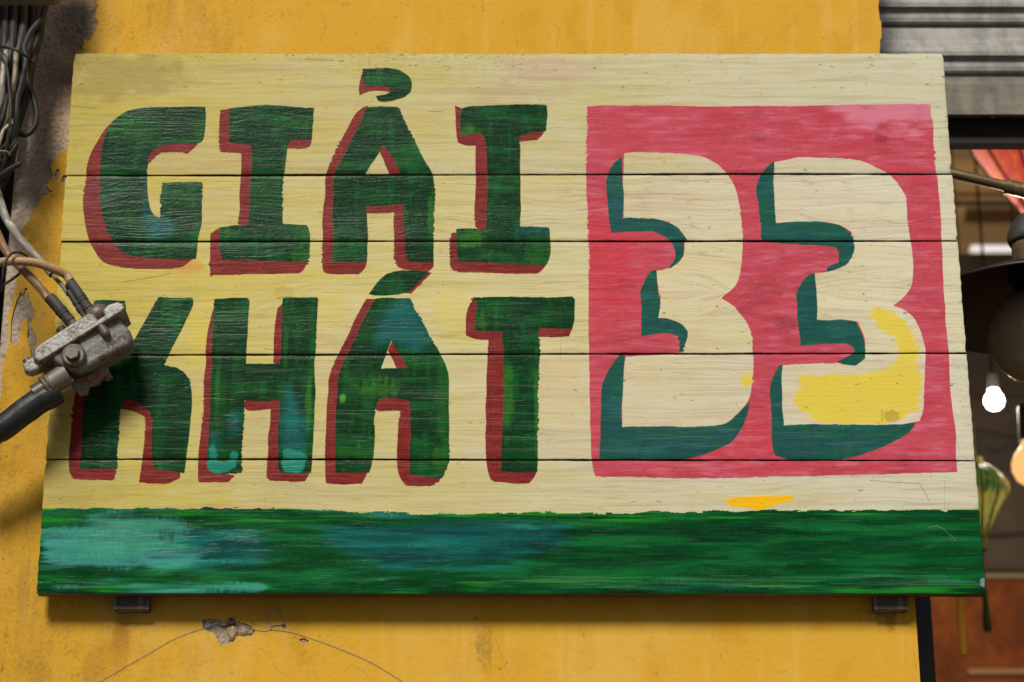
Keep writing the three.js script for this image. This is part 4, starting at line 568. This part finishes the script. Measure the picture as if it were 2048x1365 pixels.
// ---------------------------------------------------------------- shutter, its rail and the beam of the shop opening
const OX1 = 3.3;
const galv = std({ color: C(0.46, 0.45, 0.43), roughness: 0.5, metalness: 0.55, map: dustMap, bumpMap: bumpGrime, bumpScale: 0.0006 });
{
  const tex = (() => { const n = 512, d = new Uint8Array(n * n * 4); for (let y = 0; y < n; y++) for (let x = 0; x < n; x++) { const m = fbm(x / 60, y / 30 + 50, 4), f = noise(x / 2, y / 2), s = fbm(x / 9 + 4, y / 90, 3), sp = noise(x / 3 + 40, y / 3) > 0.93 ? 0.3 : 0; const k = 0.19 + 0.09 * sst(0.3, 0.75, m) + 0.1 * (s - 0.5) + 0.04 * (f - 0.5) + sp * 0.6, o = (y * n + x) * 4; d[o] = enc(k); d[o + 1] = enc(k * 0.94); d[o + 2] = enc(k * 0.84); d[o + 3] = 255; } const t = dataTex(d, n, n, true, THREE.RepeatWrapping); t.repeat.set(3, 3); return t; })();
  const SM = std({ map: tex, color: C(1.0, 1.0, 1.0), roughness: 0.48, metalness: 0.35, bumpMap: bumpGrime, bumpScale: 0.0004 });
  const RM = std({ map: tex, color: C(0.62, 0.56, 0.47), roughness: 0.6, metalness: 0.2, bumpMap: bumpGrime, bumpScale: 0.0004 });
  const Z = -0.24, yy = (p) => at(1900, p, Z).y, pitch = yy(57) - yy(155);
  const sh = thing('roller_shutter', 'grey metal roller shutter rolled most of the way up at upper right', 'shutter', [WX1 - 0.1, yy(155), Z]);
  const prof = (list) => { const s = new THREE.Shape(list.map(([z, y]) => new THREE.Vector2(-z, y))); const g = new THREE.ExtrudeGeometry(s, { depth: OX1 - WX1 + 0.2, bevelEnabled: false }); g.rotateY(Math.PI / 2); return g; };
  const P = pitch, slat = prof([[-0.006, P], [0.001, P], [0.0015, P * 0.93], [0.002, P * 0.8], [0.0035, P * 0.65], [0.0065, P * 0.5], [0.011, P * 0.41], [0.0125, P * 0.4], [0.0125, P * 0.385], [0.004, P * 0.375], [0.002, P * 0.33], [0.002, P * 0.22], [0.0045, P * 0.205], [0.0045, P * 0.185], [0.0035, P * 0.18], [0.007, P * 0.165], [0.0095, P * 0.13], [0.009, P * 0.09], [0.006, P * 0.055], [0.0005, P * 0.045], [0.0, 0.0005], [-0.006, 0.0005]]);
  for (let k = 0; k < 9; k++) { const o = part(k ? 'slat_' + String(k).padStart(3, '0') : 'slat', slat, SM, sh); o.position.y = k * pitch; o.position.z = 0; }
  const b0 = yy(238) - yy(155), rail = prof([[-0.006, -0.001], [0.004, -0.001], [0.009, -0.006], [0.0125, -0.014], [0.0135, -0.02], [0.0135, b0 + 0.005], [0.018, b0 + 0.003], [0.018, b0], [0.006, b0], [0.004, b0 + 0.01], [-0.006, b0 + 0.01]]);
  part('bottom_rail', rail, RM, sh);
  // scratches scraped into the rail are thin proud burrs
  for (const [x0, y0, x1, y1] of [[1955, 234, 1966, 214], [1969, 218, 1986, 236], [2030, 232, 2040, 206], [1978, 176, 1987, 182]]) part('burr', (() => { const a = at(x0, y0, Z + 0.0136), b = at(x1, y1, Z + 0.0136); return new THREE.TubeGeometry(new THREE.LineCurve3(a, b), 2, 0.0006, 5).translate(-WX1 + 0.1, -yy(155), -Z); })(), galv, sh);
  const lb = std({ color: C(0.022, 0.019, 0.016), roughness: 0.9 }), by1 = at(1950, 238, -0.262).y + 0.06, by0 = at(1950, 289, -0.262).y;
  const beam = thing('lintel_beam', 'dark steel beam under the rolled shutter across the shop opening', 'beam', [WX1 - 0.1, by0, -0.262]);
  part('web', box(0, OX1 - WX1 + 0.2, 0.012, by1 - by0, -0.02, 0), lb, beam); part('flange', box(0, OX1 - WX1 + 0.2, 0, 0.0115, -0.021, 0.006), lb, beam);
  const gx0 = WX1 - 0.035, gx1 = at(1866.5, 1260, -0.2).x;
  const rl = thing('guide_rail', 'dark metal guide rail beside the right edge of the ochre wall', 'rail', [gx0, 0, -0.2]);
  part('channel', (() => { const g = new RoundedBoxGeometry(gx1 - gx0, 3.35, 0.06, 2, 0.003); g.translate((gx1 - gx0) / 2, 1.675, -0.03); return g; })(), std({ color: C(0.02, 0.021, 0.024), roughness: 0.5 }), rl);
  part('lip', (() => { const g = new RoundedBoxGeometry(0.006, 3.34, 0.01, 2, 0.002); g.translate(0.0035, 1.67, 0.003); return g; })(), std({ color: C(0.03, 0.03, 0.033), roughness: 0.45 }), rl);
}
// the facade goes on above and right of the opening
M.facade = std({ color: C(0.57, 0.32, 0.04), roughness: 0.85, map: dustMap });
single('right_pier', box(OX1, 4.6, 0, 6.2, -0.3, WZ), M.facade, 'ochre pier on the far side of the shop opening', 'wall');
single('upper_wall', box(WX1 + 0.001, OX1 - 0.001, 4.35, 6.2, -0.22, WZ), M.facade, 'ochre wall above the roller shutter', 'wall');

// ---------------------------------------------------------------- the room behind
const RZ = -2.4;
{
  const plain = std({ color: C(0.33, 0.24, 0.13), roughness: 0.9, map: dustMap }), tan = std({ color: C(0.95, 0.66, 0.34), roughness: 0.9, map: dustMap });
  struct('room_floor', box(-1, 4.4, 0.004, 0.06, RZ, -0.24), plain);
  struct('room_ceiling', box(-1, 4.4, 4.9, 5.0, RZ, -0.3), plain);
  single('left_room_wall', box(-0.82, -0.7, 0.06, 4.9, RZ, -0.3), plain, 'side wall of the shop room behind the ochre wall', 'wall');
  single('right_room_wall', box(4.2, 4.4, 0.06, 4.9, RZ, -0.3), plain, 'side wall of the shop room far to the right', 'wall');
  const bw = thing('back_wall', 'tan and brown panelled back wall of the shop room', 'wall', [0, 0, RZ]);
  const y = (p) => at(1960, p, RZ).y;
  part('upper_panel', box(-0.7, 4.2, y(512), 4.9, -0.12, 0), tan, bw);
  part('groove_moulding', box(-0.7, 4.2, y(413), y(407), 0.001, 0.012), std({ color: C(0.06, 0.045, 0.03), roughness: 0.8 }), bw);
  part('moulding', box(-0.7, 4.2, y(403), y(399), 0.001, 0.02), tan, bw);
  const pm = std({ color: C(0.075, 0.057, 0.045), roughness: 0.95, map: dustMap, bumpMap: bumpGrime, bumpScale: 0.002 });
  const pan = (x0, y0, x1, y1, x2, y2, x3, y3) => { const q = [[x0, y0], [x1, y1], [x2, y2], [x3, y3]].map(([a, b]) => { const p = at(a, b, RZ); return new THREE.Vector2(p.x, p.y); }); const g = new THREE.ExtrudeGeometry(new THREE.Shape(q), { depth: 0.012, bevelEnabled: true, bevelSize: 0.004, bevelThickness: 0.004, bevelSegments: 2, bevelOffset: -0.004 }); part('wall_panel', g, pm, bw); };
  part('lower_core', box(-0.7, 4.2, 0.06, y(512) - 0.001, -0.12, 0), std({ color: C(0.03, 0.024, 0.02), roughness: 0.9 }), bw);
  pan(1700, 515, 2400, 515, 2400, 796, 1700, 796); pan(1700, 799, 2400, 799, 2400, 862, 2048, 884, 1992, 902); pan(1700, 801, 1990, 903, 1962, 893, 1700, 884);
  pan(1700, 888, 1960, 896, 1988, 906, 2048, 888); pan(1700, 945, 2400, 945, 2400, 1040, 1700, 1100); pan(1700, 1103, 2400, 1044, 2400, 1146, 1700, 1146);
  part('dado_rail', (() => { const g = box(-0.7, 4.2, y(1163), y(1154), 0, 0.03); return g; })(), std({ color: C(0.2, 0.14, 0.09), roughness: 0.9 }), bw);
  // orange brown board below, with one pale lath
  const n = 256, d = new Uint8Array(n * n * 4); for (let j = 0; j < n; j++) for (let i = 0; i < n; i++) { const m = fbm(i / 30, j / 30, 5), f = fbm(i / 5 + 9, j / 5, 3), k = sst(0.3, 0.75, m * 0.6 + f * 0.4), o = (j * n + i) * 4; d[o] = enc(0.1 + 0.1 * k); d[o + 1] = enc(0.024 + 0.03 * k); d[o + 2] = enc(0.0015 + 0.004 * k); d[o + 3] = 255; }
  const bt = dataTex(d, n, n, true, THREE.RepeatWrapping); bt.repeat.set(8, 4);
  part('orange_board', box(-0.7, 4.2, 0.06, y(1165), 0.001, 0.02), std({ map: bt, color: C(0.95, 0.88, 0.72), roughness: 0.95 }), bw);
  { const a = at(1935, 1340, RZ + 0.02), b = at(2300, 1350, RZ + 0.02); part('lath', box(a.x, b.x, a.y - 0.014, a.y - 0.002, 0.021, 0.032), std({ color: C(0.3, 0.17, 0.1), roughness: 0.9 }), bw); }
}
{ const a = at(1941, 502, -2.2), b = at(2036, 494, -2.2); single('white_strip', (() => { const g = new RoundedBoxGeometry(b.x - a.x, b.y - a.y, 0.03, 2, 0.003); g.translate((a.x + b.x) / 2, (a.y + b.y) / 2, -2.2); return g; })(), std({ color: C(0.85, 0.85, 0.86), roughness: 0.5, emissive: C(0.8, 0.82, 0.86), emissiveIntensity: 0.2 }), 'white lit strip low on the tan wall above the lamp shade', 'strip light'); }

// glowing bulbs
function bulb(px, py, z, r, colour, glow, cd, label) {
  const p = at(px, py, z), g = thing('light_bulb', label, 'bulb', [p.x, p.y, p.z]);
  part('glass', new THREE.LatheGeometry([[0, -1], [0.45, -0.9], [0.8, -0.62], [0.98, -0.2], [0.98, 0.15], [0.85, 0.5], [0.62, 0.8], [0.5, 1.02], [0.46, 1.2]].map(([a, b]) => new THREE.Vector2(Math.max(a, 0.001) * r, b * r)), 28), std({ color: C(0.5, 0.48, 0.44), roughness: 0.5, emissive: colour, emissiveIntensity: glow }), g);
  const s = part('socket', (() => { const c = cyl(r * 0.5, r * 0.56, r * 1.7, 18); c.translate(0, r * 2.02, 0); return c; })(), std({ color: C(0.03, 0.03, 0.028), roughness: 0.6 }), g);
  part('cord', (() => { const c = cyl(0.003, 0.003, 4.88 - p.y - r * 2.9, 8); c.translate(0, r * 2.9 + (4.88 - p.y - r * 2.9) / 2, 0); return c; })(), std({ color: C(0.02, 0.02, 0.02), roughness: 0.7 }), s);
  const l = new THREE.PointLight(colour, cd); l.shadow.radius = r / 0.02; l.castShadow = true; l.name = 'bulb_light'; g.add(l); return g;
}
bulb(1989, 802, -1.45, 0.0215, C(1, 0.86, 0.66), 6, 1.0, 'small bright white bulb glowing just right of the sign');
bulb(2068, 932, -1.2, 0.046, C(1, 0.5, 0.17), 0.42, 0.05, 'larger orange glowing bulb cut off by the right edge');

// ---------------------------------------------------------------- bracket lamp in the opening
{
  const LZ = -0.21, c = at(2072, 612, LZ), R = 0.207, lamp = thing('bracket_lamp', 'black enamel bracket lamp with a big clear globe bulb beside the sign', 'lamp', [c.x, c.y, LZ]);
  const black = std({ color: C(0.012, 0.0115, 0.011), roughness: 0.42 }), brass = std({ color: C(0.62, 0.47, 0.25), roughness: 0.36, metalness: 0.8, map: dustMap }), brown = std({ color: C(0.2, 0.12, 0.05), roughness: 0.6, map: dustMap }), cap = std({ color: C(0.09, 0.08, 0.07), roughness: 0.6, map: dustMap });
  const rel = (px, py, z = LZ) => at(px, py, z).sub(lamp.position);
  part('shade', new THREE.LatheGeometry([[0.03, 0.062], [0.05, 0.058], [0.09, 0.05], [0.14, 0.03], [0.187, 0.008], [R - 0.003, -0.001], [R, -0.003], [R + 0.0015, -0.0055], [R, -0.008], [R - 0.004, -0.0065], [0.187, 0.003], [0.14, 0.025], [0.09, 0.045], [0.05, 0.053], [0.03, 0.057]].map(([a, b]) => new THREE.Vector2(a, b)), 72), black, lamp);
  part('inner_ring', (() => { const g = new THREE.TorusGeometry(0.036, 0.006, 10, 28); g.rotateX(Math.PI / 2); g.translate(0, 0.045, 0); return g; })(), black, lamp);
  const topY = 0.062;
  part('stem', (() => { const g = cyl(0.032, 0.033, 0.075, 28); g.translate(0, topY + 0.03, 0); return g; })(), brown, lamp);
  part('stem_cap', (() => { const g = new THREE.LatheGeometry([[0, 0.052], [0.012, 0.05], [0.022, 0.042], [0.033, 0.026], [0.038, 0.012], [0.038, 0.0], [0.035, -0.006], [0.03, -0.006]].map(([a, b]) => new THREE.Vector2(a, b)), 28); g.translate(0, topY + 0.058, 0); return g; })(), cap, lamp);
  const arm = (list, r) => new THREE.TubeGeometry(new THREE.CatmullRomCurve3(list, false, 'centripetal'), 60, r, 16);
  const A = rel(2014, 373), B = rel(1905, 347), dir = A.clone().sub(B).normalize();
  const a0 = part('arm', arm([B.clone().addScaledVector(dir, -0.19), B, A, A.clone().addScaledVector(dir, 0.035), A.clone().addScaledVector(dir, 0.06), V3(0.03, A.y - 0.03, 0), V3(0.02, topY + 0.125, 0), V3(0, topY + 0.1, 0)], 0.0092), brass, lamp);
  part('coupling', arm([A.clone().addScaledVector(dir, 0.0), A.clone().addScaledVector(dir, 0.018), A.clone().addScaledVector(dir, 0.036)], 0.013), brass, a0);
  part('collar', arm([A.clone().addScaledVector(dir, -0.002), A.clone().addScaledVector(dir, 0.0025)], 0.0145), brass, a0);
  part('wall_plate', (() => { const g = cyl(0.035, 0.035, 0.012, 24, 'x'); const p = B.clone().addScaledVector(dir, -0.19); g.translate(p.x, p.y, p.z); return g; })(), brass, a0);
  const gc = rel(2072, 672), gr = 0.0815;
  part('globe', (() => { const l = []; for (let i = 0; i <= 30; i++) { const a = -Math.PI / 2 + i / 30 * (Math.PI * 0.86); l.push(new THREE.Vector2(Math.max(1e-4, Math.cos(a) * gr), Math.sin(a) * gr)); } const g = new THREE.LatheGeometry(l, 56); g.translate(gc.x, gc.y, gc.z); return g; })(), new THREE.MeshPhysicalMaterial({ color: C(0.52, 0.43, 0.28), roughness: 0.06, transmission: 0.45, thickness: 0, ior: 1.5 }), lamp);
  part('bulb_socket', (() => { const h = 0.05 - (gc.y + gr * 0.85), g = cyl(0.024, 0.03, Math.abs(h), 24); g.translate(gc.x, gc.y + gr * 0.85 + h / 2, gc.z); return g; })(), black, lamp);
}

// ---------------------------------------------------------------- silk lanterns
function lantern(px, py, z, prof, scale, colours, ribMat, label, cd, tasselCol, tasselLen) {
  const p = at(px, py, z), g = thing('silk_lantern', label, 'lantern', [p.x, p.y, p.z]), N = 10;
  const L = prof.map(([r, y]) => new THREE.Vector2(r * scale, y * scale));
  for (let i = 0; i < N; i++) {
    part(i ? 'silk_panel_' + String(i).padStart(3, '0') : 'silk_panel', (() => { const q = new THREE.LatheGeometry(L, 5, i * 2 * Math.PI / N, 2 * Math.PI / N); return q; })(), colours[i % colours.length], g);
    const a = i * 2 * Math.PI / N, c = new THREE.CatmullRomCurve3(L.map((v) => V3(v.x * 1.005 * Math.sin(a), v.y, v.x * 1.005 * Math.cos(a)))); part(i ? 'rib_' + String(i).padStart(3, '0') : 'rib', new THREE.TubeGeometry(c, 30, 0.0028, 6), ribMat, g);
  }
  const top = L[L.length - 1], bot = L[0];
  part('top_cap', (() => { const c = cyl(top.x * 1.1, top.x * 1.1, 0.02, 20); c.translate(0, top.y + 0.008, 0); return c; })(), ribMat, g);
  part('bottom_cap', (() => { const c = cyl(bot.x * 1.2, bot.x * 1.1, 0.03, 20); c.translate(0, bot.y - 0.013, 0); return c; })(), ribMat, g);
  part('cord', (() => { const h = 4.88 - p.y - top.y, c = cyl(0.002, 0.002, h, 6); c.translate(0, top.y + h / 2, 0); return c; })(), ribMat, g);
  if (tasselLen) { const t = part('tassel', (() => { const c = new THREE.LatheGeometry([[0.004, 0], [0.007, -0.02], [0.006, -0.03], [0.007, -0.05], [0.0095, -tasselLen * 0.85], [0.008, -tasselLen], [0.001, -tasselLen]].map(([a, b]) => new THREE.Vector2(a, b)), 16); c.translate(0, bot.y - 0.1, 0); return c; })(), tasselCol, g); part('tassel_cord', (() => { const c = cyl(0.0025, 0.0025, 0.08, 6); c.translate(0, bot.y - 0.065, 0); return c; })(), tasselCol, t); }
  if (cd) { const l = new THREE.PointLight(C(1, 0.8, 0.5), cd); l.position.set(0, scale * 0.2, 0); l.castShadow = true; l.shadow.radius = 1.5; l.name = 'lantern_light'; const b = part('inner_bulb', (() => { const s = new THREE.SphereGeometry(0.024, 16, 12); s.translate(0, scale * 0.2, 0); return s; })(), std({ color: C(0.9, 0.85, 0.75), emissive: C(1, 0.8, 0.5), emissiveIntensity: 0.12 }), g); g.add(l); }
  return g;
}
const silk = (r, g, b, pattern) => { let map; if (pattern) { const n = 128, d = new Uint8Array(n * n * 4); for (let j = 0; j < n; j++) for (let i = 0; i < n; i++) { const f = sst(0.62, 0.72, fbm(i / 14 + pattern * 9, j / 14, 2)), o = (j * n + i) * 4; d[o] = enc(r + (0.75 - r) * f); d[o + 1] = enc(g + (0.35 - g) * f); d[o + 2] = enc(b + (0.06 - b) * f); d[o + 3] = 255; } map = dataTex(d, n, n, true, THREE.RepeatWrapping); map.repeat.set(2, 3); } return new THREE.MeshPhysicalMaterial({ color: map ? C(1, 1, 1) : C(r, g, b), ...(map ? { map } : {}), roughness: 0.9, transmission: 0.5, thickness: 0, side: THREE.DoubleSide }); };
const garlic = [[0.16, -1], [0.3, -0.82], [0.5, -0.5], [0.72, -0.15], [0.92, 0.2], [1, 0.45], [0.96, 0.68], [0.78, 0.86], [0.5, 0.97], [0.2, 1.02]];
lantern(2085, 322, -1.15, garlic, 0.155, [silk(0.6, 0.13, 0.15, 1), silk(0.64, 0.19, 0.22, 2), silk(0.56, 0.1, 0.12, 3)], std({ color: C(0.03, 0.015, 0.012), roughness: 0.6 }), 'red silk lantern with dark ribs under the beam', 0.03, null, 0);
const stripes = (k) => { const n = 128, d = new Uint8Array(n * n * 4); for (let j = 0; j < n; j++) for (let i = 0; i < n; i++) { const v = j / n + 0.05 * (noise(i / 9 + k * 30, j / 20) - 0.5), u = noise(i / 22 + k * 17, j / 60 + k * 5), up = sst(0.42, 0.52, v + 0.14 * (noise(i / 12, j / 12 + k) - 0.5)), fl = sst(0.6, 0.66, fbm(i / 16 + k * 3, j / 14, 2));
  let c = u < 0.36 ? [0.8, 0.72, 0.16] : u < 0.52 ? [0.75, 0.8, 0.4] : u < 0.64 ? [0.25, 0.55, 0.12] : u < 0.74 ? [0.85, 0.5, 0.38] : [0.55, 0.7, 0.14]; const g = fl ? [0.3, 0.42, 0.1] : [0.03, 0.17, 0.06], o = (j * n + i) * 4; for (let q = 0; q < 3; q++) d[o + q] = enc((c[q] + (g[q] - c[q]) * up) * (0.3 - 0.1 * fl)); d[o + 3] = 255; } return new THREE.MeshPhysicalMaterial({ map: dataTex(d, n, n, true), roughness: 0.9, transmission: 0.5, thickness: 0, side: THREE.DoubleSide }); };
const onion = [[0.16, -1], [0.26, -0.82], [0.42, -0.5], [0.6, -0.15], [0.76, 0.12], [0.85, 0.3], [0.84, 0.5], [0.7, 0.75], [0.42, 1], [0.2, 1.08]];
lantern(1957, 1007, -1.25, onion, 0.075, [stripes(1), stripes(2), stripes(3)], std({ color: C(0.1, 0.16, 0.05), roughness: 0.6 }), 'green and yellow silk lantern half hidden by the sign', 0.02, std({ color: C(0.06, 0.09, 0.02), roughness: 0.9 }), 0.1);
{ const a = at(1916, 1140, -1.1), b = at(1923, 1312, -1.1), g = thing('yellow_tassel', 'yellow lantern tassel hanging below the right end of the sign', 'tassel', [a.x, b.y, -1.1]), m = std({ color: C(0.75, 0.36, 0.02), roughness: 0.9 }), h = a.y - b.y;
  part('threads', new THREE.LatheGeometry([[0.001, 0], [0.008, 0], [0.0085, h * 0.4], [0.005, h * 0.8], [0.004, h * 0.9], [0.007, h * 0.95], [0.001, h]].map(([r, y]) => new THREE.Vector2(r, y)), 14), m, g); part('cord', (() => { const q = cyl(0.002, 0.002, 4.88 - a.y, 6); q.translate(0, h + (4.88 - a.y) / 2, 0); return q; })(), m, g); }

renderer.render(scene, camera);
